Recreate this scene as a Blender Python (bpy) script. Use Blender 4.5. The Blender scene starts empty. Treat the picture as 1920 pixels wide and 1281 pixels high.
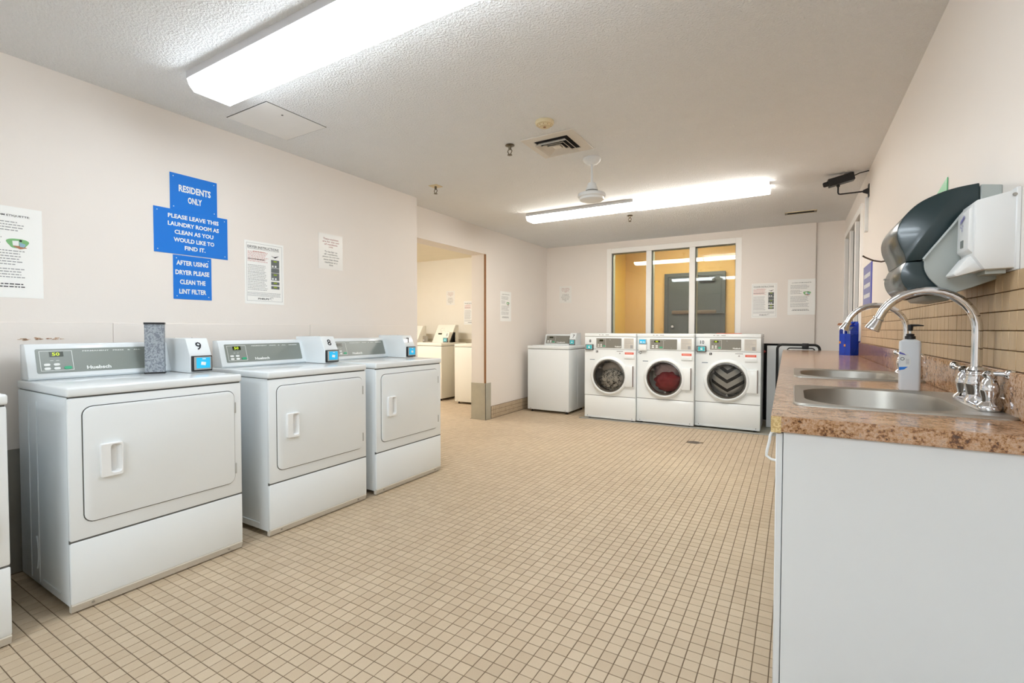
import bpy, bmesh, math, random
from mathutils import Vector, Matrix
random.seed(7)
S = bpy.context.scene
COL = S.collection
PI = math.pi

# ------------------------------------------------------------------ camera
def make_camera():
    f, yaw, pitch, roll, h = 894.0, 0.5335, -0.0255, 0.001, 1.14
    fwd = Vector((-math.sin(yaw)*math.cos(pitch), math.cos(yaw)*math.cos(pitch), math.sin(pitch)))
    right = Vector((math.cos(yaw), math.sin(yaw), 0)); up = right.cross(fwd)
    r2 = right*math.cos(roll) + up*math.sin(roll); u2 = -right*math.sin(roll) + up*math.cos(roll)
    cd = bpy.data.cameras.new('camera'); cam = bpy.data.objects.new('camera', cd); COL.objects.link(cam)
    m = Matrix((r2, u2, -fwd)).transposed().to_4x4(); m.translation = (0, 0, h)
    cam.matrix_world = m
    cd.sensor_fit = 'HORIZONTAL'; cd.sensor_width = 36; cd.lens = f/1920*36
    cd.clip_start = .02; cd.clip_end = 60
    S.camera = cam
make_camera()

# ------------------------------------------------------------------ world, exposure
w = bpy.data.worlds.new('world'); S.world = w; w.use_nodes = True
w.node_tree.nodes['Background'].inputs[0].default_value = (.9, .95, 1, 1)
w.node_tree.nodes['Background'].inputs[1].default_value = .25
S.view_settings.view_transform = 'Standard'; S.view_settings.look = 'None'
S.view_settings.gamma = 1; S.view_settings.use_curve_mapping = False
S.view_settings.exposure = 0.60
LAMP_A = ((.83, .92, 1.0), 9.3)     # near ceiling fixtures
LAMP_R = ((.82, .92, 1.0), 38.0)     # same row behind the viewpoint
LAMP_B = ((1.0, .965, .90), 18.0)      # far ceiling fixture
LAMP_C = ((1.0, .98, .94), 40.0)      # side room
LAMP_D = ((.98, 1.0, .78), 37.0)       # corridor behind the window
try:
    S.cycles.max_bounces = 8; S.cycles.diffuse_bounces = 5; S.cycles.glossy_bounces = 4
    S.cycles.transmission_bounces = 8; S.cycles.transparent_max_bounces = 12
    S.cycles.sample_clamp_indirect = 8; S.cycles.use_denoising = True; S.cycles.use_light_tree = False
    S.cycles.caustics_reflective = False; S.cycles.caustics_refractive = False
except Exception:
    pass

# ------------------------------------------------------------------ materials
def lin(c):
    return tuple((v/255/12.92 if v/255 <= .04045 else ((v/255+.055)/1.055)**2.4) for v in c)
MATS = {}
def mat(name, c, rough=.5, metal=0, var=.03, vscale=6., bump=0, bscale=200., coat=0, spec=.5, emit=None, trans=0, ior=1.45):
    if name in MATS: return MATS[name]
    m = bpy.data.materials.new(name); m.use_nodes = True; nt = m.node_tree; N = nt.nodes; L = nt.links
    b = N['Principled BSDF']; c = lin(c)
    b.inputs['Roughness'].default_value = rough; b.inputs['Metallic'].default_value = metal
    b.inputs['Specular IOR Level'].default_value = spec; b.inputs['IOR'].default_value = ior
    b.inputs['Coat Weight'].default_value = coat; b.inputs['Coat Roughness'].default_value = .08
    b.inputs['Transmission Weight'].default_value = trans
    b.inputs['Base Color'].default_value = (*c, 1)
    g = N.new('ShaderNodeNewGeometry')
    if var > 0:
        n = N.new('ShaderNodeTexNoise'); n.inputs['Scale'].default_value = vscale; n.inputs['Detail'].default_value = 3
        L.new(g.outputs['Position'], n.inputs['Vector'])
        mx = N.new('ShaderNodeMix'); mx.data_type = 'RGBA'
        mx.inputs[6].default_value = (*[max(0, v*(1-var)) for v in c], 1)
        mx.inputs[7].default_value = (*[min(1, v*(1+var)) for v in c], 1)
        L.new(n.outputs['Fac'], mx.inputs[0]); L.new(mx.outputs[2], b.inputs['Base Color'])
    if bump > 0:
        n2 = N.new('ShaderNodeTexNoise'); n2.inputs['Scale'].default_value = bscale; n2.inputs['Detail'].default_value = 2
        L.new(g.outputs['Position'], n2.inputs['Vector'])
        bp = N.new('ShaderNodeBump'); bp.inputs['Strength'].default_value = bump; bp.inputs['Distance'].default_value = .004
        L.new(n2.outputs['Fac'], bp.inputs['Height']); L.new(bp.outputs[0], b.inputs['Normal'])
    if emit:
        b.inputs['Emission Color'].default_value = (*emit[0], 1); b.inputs['Emission Strength'].default_value = emit[1]
    if emit and emit[1] < 1.5: m.cycles.emission_sampling = 'NONE'
    MATS[name] = m; return m

def mat_tile(name, c1, c2, pitch, off, rough=.55):
    m = bpy.data.materials.new(name); m.use_nodes = True; nt = m.node_tree; N = nt.nodes; L = nt.links
    b = N['Principled BSDF']; b.inputs['Roughness'].default_value = rough
    g = N.new('ShaderNodeNewGeometry')
    a = N.new('ShaderNodeVectorMath'); a.operation = 'SUBTRACT'; a.inputs[1].default_value = off; L.new(g.outputs['Position'], a.inputs[0])
    d = N.new('ShaderNodeVectorMath'); d.operation = 'SCALE'; d.inputs['Scale'].default_value = 1/pitch; L.new(a.outputs[0], d.inputs[0])
    fl = N.new('ShaderNodeVectorMath'); fl.operation = 'FLOOR'; L.new(d.outputs[0], fl.inputs[0])
    wn = N.new('ShaderNodeTexWhiteNoise'); L.new(fl.outputs[0], wn.inputs['Vector'])
    mx = N.new('ShaderNodeMix'); mx.data_type = 'RGBA'
    mx.inputs[6].default_value = (*lin(c1), 1); mx.inputs[7].default_value = (*lin(c2), 1)
    L.new(wn.outputs['Value'], mx.inputs[0])
    n = N.new('ShaderNodeTexNoise'); n.inputs['Scale'].default_value = 900; L.new(g.outputs['Position'], n.inputs['Vector'])
    mr = N.new('ShaderNodeMapRange'); mr.inputs[1].default_value = .3; mr.inputs[2].default_value = .7
    mr.inputs[3].default_value = .86; mr.inputs[4].default_value = 1.1; L.new(n.outputs['Fac'], mr.inputs[0])
    n3 = N.new('ShaderNodeTexNoise'); n3.inputs['Scale'].default_value = 1.3; n3.inputs['Detail'].default_value = 4; L.new(g.outputs['Position'], n3.inputs['Vector'])
    mr3 = N.new('ShaderNodeMapRange'); mr3.inputs[1].default_value = .3; mr3.inputs[2].default_value = .7
    mr3.inputs[3].default_value = .95; mr3.inputs[4].default_value = 1.05; L.new(n3.outputs['Fac'], mr3.inputs[0])
    mu = N.new('ShaderNodeMath'); mu.operation = 'MULTIPLY'; L.new(mr.outputs[0], mu.inputs[0]); L.new(mr3.outputs[0], mu.inputs[1])
    sc = N.new('ShaderNodeVectorMath'); sc.operation = 'SCALE'; L.new(mx.outputs[2], sc.inputs[0]); L.new(mu.outputs[0], sc.inputs['Scale'])
    L.new(sc.outputs[0], b.inputs['Base Color'])
    MATS[name] = m; return m

def mat_granite(name):
    m = bpy.data.materials.new(name); m.use_nodes = True; nt = m.node_tree; N = nt.nodes; L = nt.links
    b = N['Principled BSDF']; b.inputs['Roughness'].default_value = .16; b.inputs['Specular IOR Level'].default_value = .8
    g = N.new('ShaderNodeNewGeometry')
    n1 = N.new('ShaderNodeTexNoise'); n1.inputs['Scale'].default_value = 34; n1.inputs['Detail'].default_value = 6; n1.inputs['Roughness'].default_value = .7
    n2 = N.new('ShaderNodeTexNoise'); n2.inputs['Scale'].default_value = 140; n2.inputs['Detail'].default_value = 4; n2.inputs['Roughness'].default_value = .75
    L.new(g.outputs['Position'], n1.inputs['Vector']); L.new(g.outputs['Position'], n2.inputs['Vector'])
    ad = N.new('ShaderNodeMath'); ad.operation = 'ADD'; L.new(n1.outputs['Fac'], ad.inputs[0]); L.new(n2.outputs['Fac'], ad.inputs[1])
    ml = N.new('ShaderNodeMath'); ml.operation = 'MULTIPLY'; ml.inputs[1].default_value = .5; L.new(ad.outputs[0], ml.inputs[0])
    cr = N.new('ShaderNodeValToRGB'); e = cr.color_ramp.elements
    e[0].position = .37; e[0].color = (*lin((44, 30, 26)), 1); e[1].position = .66; e[1].color = (*lin((232, 214, 196)), 1)
    for p, c in ((.42, (96, 62, 42)), (.455, (138, 94, 58)), (.49, (190, 148, 104)), (.52, (176, 138, 112)), (.55, (214, 180, 148)), (.60, (150, 122, 106))):
        k = cr.color_ramp.elements.new(p); k.color = (*lin(c), 1)
    L.new(ml.outputs[0], cr.inputs[0]); L.new(cr.outputs[0], b.inputs['Base Color'])
    MATS[name] = m; return m

def mat_glass(name, tint=(1, 1, 1), refl=1.0):
    m = bpy.data.materials.new(name); m.use_nodes = True; nt = m.node_tree; N = nt.nodes; L = nt.links
    N.remove(N['Principled BSDF']); o = N['Material Output']
    t = N.new('ShaderNodeBsdfTransparent'); t.inputs[0].default_value = (*tint, 1)
    gl = N.new('ShaderNodeBsdfGlossy'); gl.inputs['Roughness'].default_value = .02
    fr = N.new('ShaderNodeFresnel'); fr.inputs[0].default_value = 1.5
    mu = N.new('ShaderNodeMath'); mu.operation = 'MULTIPLY'; mu.inputs[1].default_value = refl; mu.use_clamp = True; L.new(fr.outputs[0], mu.inputs[0])
    mx = N.new('ShaderNodeMixShader'); L.new(mu.outputs[0], mx.inputs[0]); L.new(t.outputs[0], mx.inputs[1]); L.new(gl.outputs[0], mx.inputs[2])
    L.new(mx.outputs[0], o.inputs[0]); MATS[name] = m; return m

def mat_ceiling(name, c):
    m = mat(name, c, .9, var=.02); nt = m.node_tree; N = nt.nodes; L = nt.links; b = N['Principled BSDF']
    g = N.new('ShaderNodeNewGeometry')
    n1 = N.new('ShaderNodeTexNoise'); n1.inputs['Scale'].default_value = 95; n1.inputs['Detail'].default_value = 3; n1.inputs['Roughness'].default_value = .6
    L.new(g.outputs['Position'], n1.inputs['Vector'])
    mr = N.new('ShaderNodeMapRange'); mr.inputs[1].default_value = .4; mr.inputs[2].default_value = .72; L.new(n1.outputs['Fac'], mr.inputs[0])
    bp = N.new('ShaderNodeBump'); bp.inputs['Strength'].default_value = .75; bp.inputs['Distance'].default_value = .006
    L.new(mr.outputs[0], bp.inputs['Height']); L.new(bp.outputs[0], b.inputs['Normal']); return m

def mat_stripe(name, c1, c2, scale, rough=.8):
    m = bpy.data.materials.new(name); m.use_nodes = True; nt = m.node_tree; N = nt.nodes; L = nt.links
    b = N['Principled BSDF']; b.inputs['Roughness'].default_value = rough
    tc = N.new('ShaderNodeTexCoord'); wv = N.new('ShaderNodeTexWave'); wv.wave_type = 'BANDS'; wv.bands_direction = 'Z'
    wv.inputs['Scale'].default_value = scale; wv.inputs['Distortion'].default_value = .8; wv.inputs['Detail'].default_value = 1; wv.inputs['Detail Scale'].default_value = .6
    sx = N.new('ShaderNodeSeparateXYZ'); L.new(tc.outputs['Object'], sx.inputs[0])
    ab = N.new('ShaderNodeMath'); ab.operation = 'ABSOLUTE'; L.new(sx.outputs['X'], ab.inputs[0])
    mm = N.new('ShaderNodeMath'); mm.operation = 'MULTIPLY_ADD'; mm.inputs[1].default_value = -.62; L.new(ab.outputs[0], mm.inputs[0]); L.new(sx.outputs['Z'], mm.inputs[2])
    cb = N.new('ShaderNodeCombineXYZ'); L.new(sx.outputs['X'], cb.inputs[0]); L.new(sx.outputs['Y'], cb.inputs[1]); L.new(mm.outputs[0], cb.inputs[2])
    L.new(cb.outputs[0], wv.inputs['Vector'])
    cr = N.new('ShaderNodeValToRGB'); cr.color_ramp.elements[0].position = .30; cr.color_ramp.elements[1].position = .36
    cr.color_ramp.elements[0].color = (*lin(c1), 1); cr.color_ramp.elements[1].color = (*lin(c2), 1)
    L.new(wv.outputs['Fac'], cr.inputs[0]); L.new(cr.outputs[0], b.inputs['Base Color']); MATS[name] = m; return m

def mat_mottle(name, c1, c2, scale, rough=.5, p0=.42, p1=.58):
    m = bpy.data.materials.new(name); m.use_nodes = True; nt = m.node_tree; N = nt.nodes; L = nt.links
    b = N['Principled BSDF']; b.inputs['Roughness'].default_value = rough
    g = N.new('ShaderNodeNewGeometry'); n = N.new('ShaderNodeTexNoise'); n.inputs['Scale'].default_value = scale; n.inputs['Detail'].default_value = 2
    n.inputs['Distortion'].default_value = 1.2
    L.new(g.outputs['Position'], n.inputs['Vector'])
    cr = N.new('ShaderNodeValToRGB'); cr.color_ramp.elements[0].position = p0; cr.color_ramp.elements[1].position = p1
    cr.color_ramp.elements[0].color = (*lin(c1), 1); cr.color_ramp.elements[1].color = (*lin(c2), 1)
    L.new(n.outputs['Fac'], cr.inputs[0]); L.new(cr.outputs[0], b.inputs['Base Color']); MATS[name] = m; return m

PITCH = .0508
M_wall = mat('wall_paint', (238, 231, 224), .55, var=.015, vscale=3, bump=.08, bscale=60)
M_ceil = mat_ceiling('popcorn_ceiling', (240, 241, 241))
M_smooth = mat('ceiling_smooth', (240, 239, 236), .7)
M_band = mat('grey_wall_band', (160, 158, 150), .6)
M_annex = mat('annex_paint', (240, 234, 222), .6, var=.015)
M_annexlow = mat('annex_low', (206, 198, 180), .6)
M_grout = mat('floor_grout', (116, 99, 79), .9, var=.08, vscale=4)
M_tile = mat_tile('floor_tile', (187, 167, 141), (197, 178, 152), PITCH, (-.056, 1.856, -.02), .5)
M_wtile = mat_tile('wall_tile', (196, 167, 128), (208, 180, 142), .0518, (.3, 0, 1.033), .4)
M_wgrout = mat('wall_grout', (112, 84, 56), .9)
M_bgrout = mat('base_grout', (100, 78, 54), .9)
M_enamel = mat('white_enamel', (234, 239, 241), .14, var=.01, spec=.5)
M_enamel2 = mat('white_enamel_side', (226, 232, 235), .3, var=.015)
M_plastic = mat('white_plastic', (236, 238, 238), .35, var=.01)
M_gap = mat('dark_gap', (95, 95, 92), .8, var=0)
M_toe = mat('beige_toe', (208, 202, 190), .5)
M_fascia = mat('fascia_grey', (138, 144, 138), .3, var=.02)
M_fascia2 = mat('fascia_darkgrey', (124, 130, 125), .3, var=.02)
M_fwash = mat('fascia_warm', (128, 126, 118), .35, var=.02)
M_print_w = mat('white_print', (240, 242, 240), .5, var=0)
M_print_k = mat('black_print', (40, 40, 46), .6, var=0)
M_print_g = mat('grey_print', (160, 160, 162), .7, var=0)
M_print_r = mat('red_print', (200, 120, 112), .7, var=0)
M_print_rl = mat('faded_red_print', (224, 190, 186), .7, var=0)
M_lcd = mat('lcd_dark', (36, 42, 22), .2, var=0)
M_lcdl = mat('lcd_pale', (205, 210, 190), .2, var=0)
M_led = mat('green_digits', (205, 225, 50), .5, var=0, emit=((.55, .75, .05), .35))
M_green = mat('green_button', (62, 176, 130), .4, var=0)
M_silver = mat('silver_paint', (176, 178, 176), .35, metal=.3, var=.02)
M_blackp = mat('black_plastic', (34, 34, 36), .4, var=.05)
M_cyan = mat('cyan_screen', (40, 170, 215), .3, var=.05, vscale=30, emit=((.02, .36, .62), .35))
M_teal = mat('teal_screen', (48, 160, 168), .3, var=.08, vscale=40, emit=((.03, .30, .32), .3))
M_blue = mat('blue_sign', (26, 122, 220), .35, var=.015)
M_blue2 = mat('faded_blue_sign', (120, 125, 175), .4, var=.03)
M_blue3 = mat('deep_blue_edge', (60, 70, 190), .4, var=.03)
M_paper = mat('paper', (248, 248, 245), .6, var=.01)
M_sleeve = mat('paper_sleeve', (242, 240, 235), .25, var=.02, spec=.6)
M_chrome = mat('chrome', (225, 226, 230), .07, metal=1, var=0)
M_steel = mat('brushed_steel', (172, 168, 160), .42, metal=1, var=.05, vscale=25)
M_galv = mat('galvanised_steel', (188, 184, 168), .45, metal=.35, var=.10, vscale=14)
M_wood = mat('brown_wood', (150, 104, 66), .5, var=.1, vscale=20)
M_cab = mat('cabinet_white', (228, 232, 234), .45, var=.01)
M_gran = mat_granite('granite_laminate')
M_core = mat_mottle('chipboard_core', (196, 164, 108), (226, 204, 150), 160, .7)
M_smoke = mat('smoke_plastic', (34, 52, 55), .24, var=.05, coat=.15)
M_lgrey = mat('light_grey_plastic', (176, 182, 178), .4, var=.02)
M_cream = mat('aged_cream_plastic', (222, 206, 168), .5, var=.05, vscale=40)
M_brass = mat('aged_brass', (112, 102, 84), .35, metal=.9, var=.15, vscale=60)
M_yellow = mat('yellow_wall', (214, 178, 96), .6, var=.04, vscale=2)
M_yellow2 = mat('ochre_wall', (200, 165, 110), .6, var=.04, vscale=2)
M_doorg = mat('slate_door', (62, 67, 73), .45, var=.05, vscale=8)
M_brown = mat('brown_bar', (86, 70, 58), .5, var=.05)
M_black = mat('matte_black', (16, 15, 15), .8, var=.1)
M_rubber = mat('black_rubber', (30, 30, 31), .55, var=.05)
M_red = mat('red_valve', (200, 52, 40), .4, var=.05)
M_redl = mat('danger_red', (222, 100, 82), .5, var=.02)
M_instr = mat('instruction_grey', (202, 198, 190), .5, var=.02)
M_drum = mat('drum_steel', (190, 186, 180), .35, metal=.7, var=.2, vscale=40)
M_bezel = mat('dark_bezel', (110, 108, 104), .25, metal=.7, var=.05)
M_glass = mat_glass('window_glass', (.93, .93, .9), 1.3)
M_wglass = mat_glass('door_glass', (.96, .96, .95), .9)
M_cloth1 = mat_mottle('grey_pattern_cloth', (60, 54, 50), (214, 206, 192), 38, .9, .40, .55)
M_cloth1b = mat('taupe_cloth', (186, 172, 158), .9, var=.3, vscale=25)
M_cloth2 = mat('maroon_cloth', (158, 50, 54), .85, var=.35, vscale=20)
M_cloth2b = mat('grey_rose_cloth', (190, 160, 156), .85, var=.3, vscale=20)
M_cloth3 = mat_stripe('striped_cloth', (40, 38, 36), (206, 202, 192), 3.0)
M_tin = mat_mottle('grey_lint_bin', (120, 126, 134), (160, 166, 172), 90, .5, .45, .52)
M_bottle = mat('translucent_bottle', (242, 246, 250), .35, var=.01, trans=.12)
def mat_film(name, c, tint, k):
    m = mat(name, c, .25, var=.05); nt = m.node_tree; N = nt.nodes; L = nt.links
    t = N.new('ShaderNodeBsdfTransparent'); t.inputs[0].default_value = (*tint, 1); mx = N.new('ShaderNodeMixShader'); mx.inputs[0].default_value = k
    L.new(t.outputs[0], mx.inputs[1]); L.new(N['Principled BSDF'].outputs[0], mx.inputs[2]); L.new(mx.outputs[0], N['Material Output'].inputs[0]); return m
M_bluefile = mat_film('blue_translucent', (48, 86, 205), (.45, .55, .95), .5)
M_bluefile2 = mat('blue_rim', (26, 44, 160), .3, var=.03)
M_greenp = mat('green_plastic', (110, 196, 140), .4, var=.03)
M_rust = mat_mottle('rust_stain', (150, 96, 64), (214, 190, 165), 120, .9)
M_house = mat('fixture_housing', (205, 204, 206), .4, var=.01)
M_frame = mat('frame_white', (250, 248, 244), .4, var=.01)
def lamp_mat(name, la):
    return mat(name, (250, 250, 250), .4, var=0, emit=la)
M_lampA = lamp_mat('lens_near', LAMP_A); M_lampR = lamp_mat('lens_rear', LAMP_R); M_lampB = lamp_mat('lens_far', LAMP_B)
M_lampC = lamp_mat('lens_side_room', LAMP_C); M_lampD = lamp_mat('lens_corridor', LAMP_D)

# ------------------------------------------------------------------ geometry helpers
def rrect(x0, x1, z0, z1, r, n=5):
    pts = []
    for cx, cz, a0 in ((x1-r, z0+r, -PI/2), (x1-r, z1-r, 0), (x0+r, z1-r, PI/2), (x0+r, z0+r, PI)):
        for i in range(n+1):
            a = a0 + PI/2*i/n; pts.append((cx+r*math.cos(a), cz+r*math.sin(a)))
    return pts
def circ(cx, cz, r, n=32):
    return [(cx+r*math.cos(2*PI*i/n), cz+r*math.sin(2*PI*i/n)) for i in range(n)]

class G:
    def __init__(s): s.v = []; s.f = []
    def add(s, v, f):
        o = len(s.v); s.v += [tuple(p) for p in v]; s.f += [tuple(i+o for i in q) for q in f]; return s
    def box(s, x0, x1, y0, y1, z0, z1):
        v = [(x0,y0,z0),(x1,y0,z0),(x1,y1,z0),(x0,y1,z0),(x0,y0,z1),(x1,y0,z1),(x1,y1,z1),(x0,y1,z1)]
        return s.add(v, [(3,2,1,0),(4,5,6,7),(0,1,5,4),(1,2,6,5),(2,3,7,6),(3,0,4,7)])
    def prism(s, poly, a, b, ax='y'):
        n = len(poly)
        def P(p, t):
            return {'y': (p[0], t, p[1]), 'x': (t, p[0], p[1]), 'z': (p[0], p[1], t)}[ax]
        v = [P(p, a) for p in poly] + [P(p, b) for p in poly]
        f = [tuple(range(n)), tuple(range(2*n-1, n-1, -1))] + [(i, (i+1) % n, n+(i+1) % n, n+i) for i in range(n)]
        return s.add(v, f)
    def ring(s, outer, inner, a, b, ax='y'):          # two loops of equal count
        n = len(outer)
        def P(p, t):
            return {'y': (p[0], t, p[1]), 'x': (t, p[0], p[1]), 'z': (p[0], p[1], t)}[ax]
        v = [P(p, a) for p in outer]+[P(p, a) for p in inner]+[P(p, b) for p in outer]+[P(p, b) for p in inner]
        f = []
        for i in range(n):
            j = (i+1) % n
            f += [(i, j, n+j, n+i), (2*n+i, 3*n+i, 3*n+j, 2*n+j), (i, 2*n+i, 2*n+j, j), (n+i, n+j, 3*n+j, 3*n+i)]
        return s.add(v, f)
    def loft(s, loops, cap0=False, cap1=False):
        n = len(loops[0]); v = [p for l in loops for p in l]; f = []
        for k in range(len(loops)-1):
            for i in range(n):
                j = (i+1) % n; f.append((k*n+i, k*n+j, (k+1)*n+j, (k+1)*n+i))
        if cap0: f.append(tuple(range(n-1, -1, -1)))
        if cap1: f.append(tuple((len(loops)-1)*n+i for i in range(n)))
        return s.add(v, f)
    def lathe(s, prof, c=(0, 0, 0), ax='z', n=24, cap=True):
        loops = []
        for r, t in prof:
            l = []
            for i in range(n):
                a = 2*PI*i/n; p, q = r*math.cos(a), r*math.sin(a)
                l.append({'z': (c[0]+p, c[1]+q, c[2]+t), 'y': (c[0]+p, c[1]+t, c[2]+q), 'x': (c[0]+t, c[1]+p, c[2]+q)}[ax])
            loops.append(l)
        return s.loft(loops, cap, cap)
    def tube(s, pts, r, n=10, cap=True):
        pts = [Vector(p) for p in pts]; loops = []; up = None
        rr = r if isinstance(r, (list, tuple)) else [r]*len(pts)
        for i, p in enumerate(pts):
            d = (pts[min(i+1, len(pts)-1)]-pts[max(i-1, 0)]).normalized()
            if up is None:
                up = Vector((0, 0, 1)) if abs(d.z) < .9 else Vector((1, 0, 0))
            e = d.cross(up).normalized(); up = e.cross(d).normalized()
            loops.append([tuple(p+rr[i]*(math.cos(2*PI*k/n)*e+math.sin(2*PI*k/n)*up)) for k in range(n)])
        return s.loft(loops, cap, cap)
    def sphere(s, c, r, n=12, sz=1):
        m = n//2; return s.lathe([(max(1e-4, r*math.sin(PI*i/m)), -r*sz*math.cos(PI*i/m)) for i in range(m+1)], c, 'z', n, True)
    def build(s, name, m, parent=None, bevel=0, seg=2, smooth=None, loc=None, rotz=0):
        me = bpy.data.meshes.new(name); me.from_pydata(s.v, [], s.f)
        bm = bmesh.new(); bm.from_mesh(me)
        bmesh.ops.recalc_face_normals(bm, faces=bm.faces)
        if bevel:
            ed = [e for e in bm.edges if len(e.link_faces) == 2 and e.calc_face_angle(0) > .6]
            bmesh.ops.bevel(bm, geom=ed, offset=bevel, segments=seg, affect='EDGES', profile=.5, clamp_overlap=True)
        bm.to_mesh(me); bm.free()
        if smooth is None: smooth = bool(bevel) or len(s.f) > 14
        if smooth:
            for p in me.polygons: p.use_smooth = True
            me.set_sharp_from_angle(angle=math.radians(38))
        me.materials.append(m)
        o = bpy.data.objects.new(name, me); COL.objects.link(o)
        if parent: o.parent = parent
        if loc: o.location = loc
        if rotz: o.rotation_euler = (0, 0, rotz)
        return o

def thing(name, label, cat, loc=(0, 0, 0), rotz=0, group=None):
    o = bpy.data.objects.new(name, None); COL.objects.link(o); o.empty_display_size = .05
    o.location = loc; o.rotation_euler = (0, 0, rotz); o['label'] = label; o['category'] = cat
    if group: o['group'] = group
    return o
def tag(o, label, cat, group=None):
    o['label'] = label; o['category'] = cat
    if group: o['group'] = group
    return o
def struct(o):
    o['kind'] = 'structure'; return o

def text_geo(body, height, width=None, bold=0.0, align='CENTER', spacing=1.0, depth=.0006):
    cu = bpy.data.curves.new('txt', 'FONT'); cu.body = body; cu.size = 1; cu.align_x = align; cu.offset = bold
    cu.resolution_u = 2; cu.space_character = spacing; cu.fill_mode = 'FRONT'
    ob = bpy.data.objects.new('txt', cu); COL.objects.link(ob)
    me = bpy.data.meshes.new_from_object(ob.evaluated_get(bpy.context.evaluated_depsgraph_get()))
    bpy.data.objects.remove(ob); bpy.data.curves.remove(cu)
    v = [p.co.copy() for p in me.vertices]; f = [tuple(p.vertices) for p in me.polygons]; bpy.data.meshes.remove(me)
    if not v: return [], []
    xs = [p.x for p in v]; ys = [p.y for p in v]; cx = (min(xs)+max(xs))/2; cy = (min(ys)+max(ys))/2
    sy = height/max(1e-6, max(ys)-min(ys)); sx = (width/(max(xs)-min(xs))) if width else sy
    return [((p.x-cx)*sx, 0, (p.y-cy)*sy) for p in v], f
def put_text(g, body, cx, cz, y, height, width=None, bold=0.0, spacing=1.0, fn=None):
    v, f = text_geo(body, height, width, bold, spacing=spacing)
    if fn is None: v2 = [(p[0]+cx, y, p[2]+cz) for p in v]
    else: v2 = [fn(p[0]+cx, p[2]+cz) for p in v]
    return g.add(v2, f)
def flat(g, x0, x1, z0, z1, y, fn=None):
    q = [(x0, z0), (x1, z0), (x1, z1), (x0, z1)]
    return g.add([(p[0], y, p[1]) if fn is None else fn(*p) for p in q], [(0, 1, 2, 3)])
def flatpoly(g, poly, y, fn=None):
    return g.add([(p[0], y, p[1]) if fn is None else fn(*p) for p in poly], [tuple(range(len(poly)))])
def copy_tree(o, parent=None):
    c = o.copy(); COL.objects.link(c); c.parent = parent
    for ch in list(o.children): copy_tree(ch, c)
    return c

# ------------------------------------------------------------------ room shell
XL, XF, XR, YB, ZC = -3.12, -3.32, .495, 6.69, 2.398   # left wall, far-left wall, right wall, back wall, ceiling
YR = -5.0                                              # wall behind the camera
fl = G().box(-7.6, XR+.1, YR-.1, YB+.35, -.12, -.0022).build('floor', M_grout); struct(fl)
ce = G().box(XF-.22, XR+.12, YR-.12, YB+.12, ZC, ZC+.1).build('ceiling', M_ceil); struct(ce)
# left wall with lower boards
wl = G().box(XF-.2, XL, YR-.1, 3.49, .58, ZC).build('wall_left', M_wall); struct(wl)
G().box(XF-.2, XL, YR-.1, 3.49, -.02, .58).build('grey_dado', M_band, wl)
ys = [-4.98, -3.7, -2.5, -1.3, -.1, 1.105, 2.305, 3.485]
for i in range(len(ys)-1):
    G().box(XL-.01, XL+.005, ys[i]+.0012, ys[i+1]-.0012, .58, 1.172).build('wainscot_board', M_wall, wl, bevel=.0015, seg=1)
ch = G()
for k in range(16):
    yy = .745+random.random()**1.6*.16; zz = 1.092+random.uniform(-.006, .006); s = random.uniform(.002, .007)
    poly = [(yy+s*(1.6+random.random())*math.cos(a*PI/3), zz+s*.5*(.6+random.random()*.7)*math.sin(a*PI/3)) for a in range(6)]
    ch.prism(poly, XL+.0048, XL+.0062, 'x')
ch.build('paint_chip', M_rust, wl)
# far-left wall: header over the opening, pier beyond it
wf = G().box(XF-.21, XF, 4.965, YB, -.02, ZC).box(XF-.21, XF, 3.40, 4.966, 2.076, ZC).build('wall_far_left', M_wall); struct(wf)
g = G().box(XF-.214, XF+.004, 4.960, 4.966, 0, .462).box(XF, XF+.004, 4.960, 5.087, 0, .462)
g.build('corner_guard', M_galv, wf)
G().box(XF-.016, XF+.006, 4.958, 4.978, .463, 2.076).build('corner_strip', M_wood, wf, bevel=.002, seg=1)
# back wall with the window opening
WX0, WX1, WZ0, WZ1 = -2.335, -.59, .98, 2.292
g = G().box(XF-.2, WX0, YB, YB+.12, -.02, ZC).box(WX1, XR+.2, YB, YB+.12, -.02, ZC)
g.box(WX0, WX1, YB, YB+.12, -.02, WZ0).box(WX0, WX1, YB, YB+.12, WZ1, ZC)
wb = g.build('wall_back', M_wall); struct(wb)
G().box(-.578, .214, YB-.03, YB, .968, ZC).build('furring_panel', M_wall, wb, bevel=.003, seg=1)
G().box(-.46, .20, YB-.004, YB, .02, .966).build('recess_shade', M_black, wb)  # flat black sheet stands in for the shade of the open wall cavity
# right wall with the side window opening
RY0, RY1, RZ0, RZ1 = 5.02, 6.52, 1.04, 2.20
g = G().box(XR, XR+.12, YR-.1, RY0, -.02, ZC).box(XR, XR+.12, RY1, YB+.12, -.02, ZC)
g.box(XR, XR+.12, RY0, RY1, -.02, RZ0).box(XR, XR+.12, RY0, RY1, RZ1, ZC)
wr = g.build('wall_right', M_wall); struct(wr)
struct(G().box(XL-.2, XR+.2, YR-.12, YR, -.02, ZC).build('wall_rear', M_wall))
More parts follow.
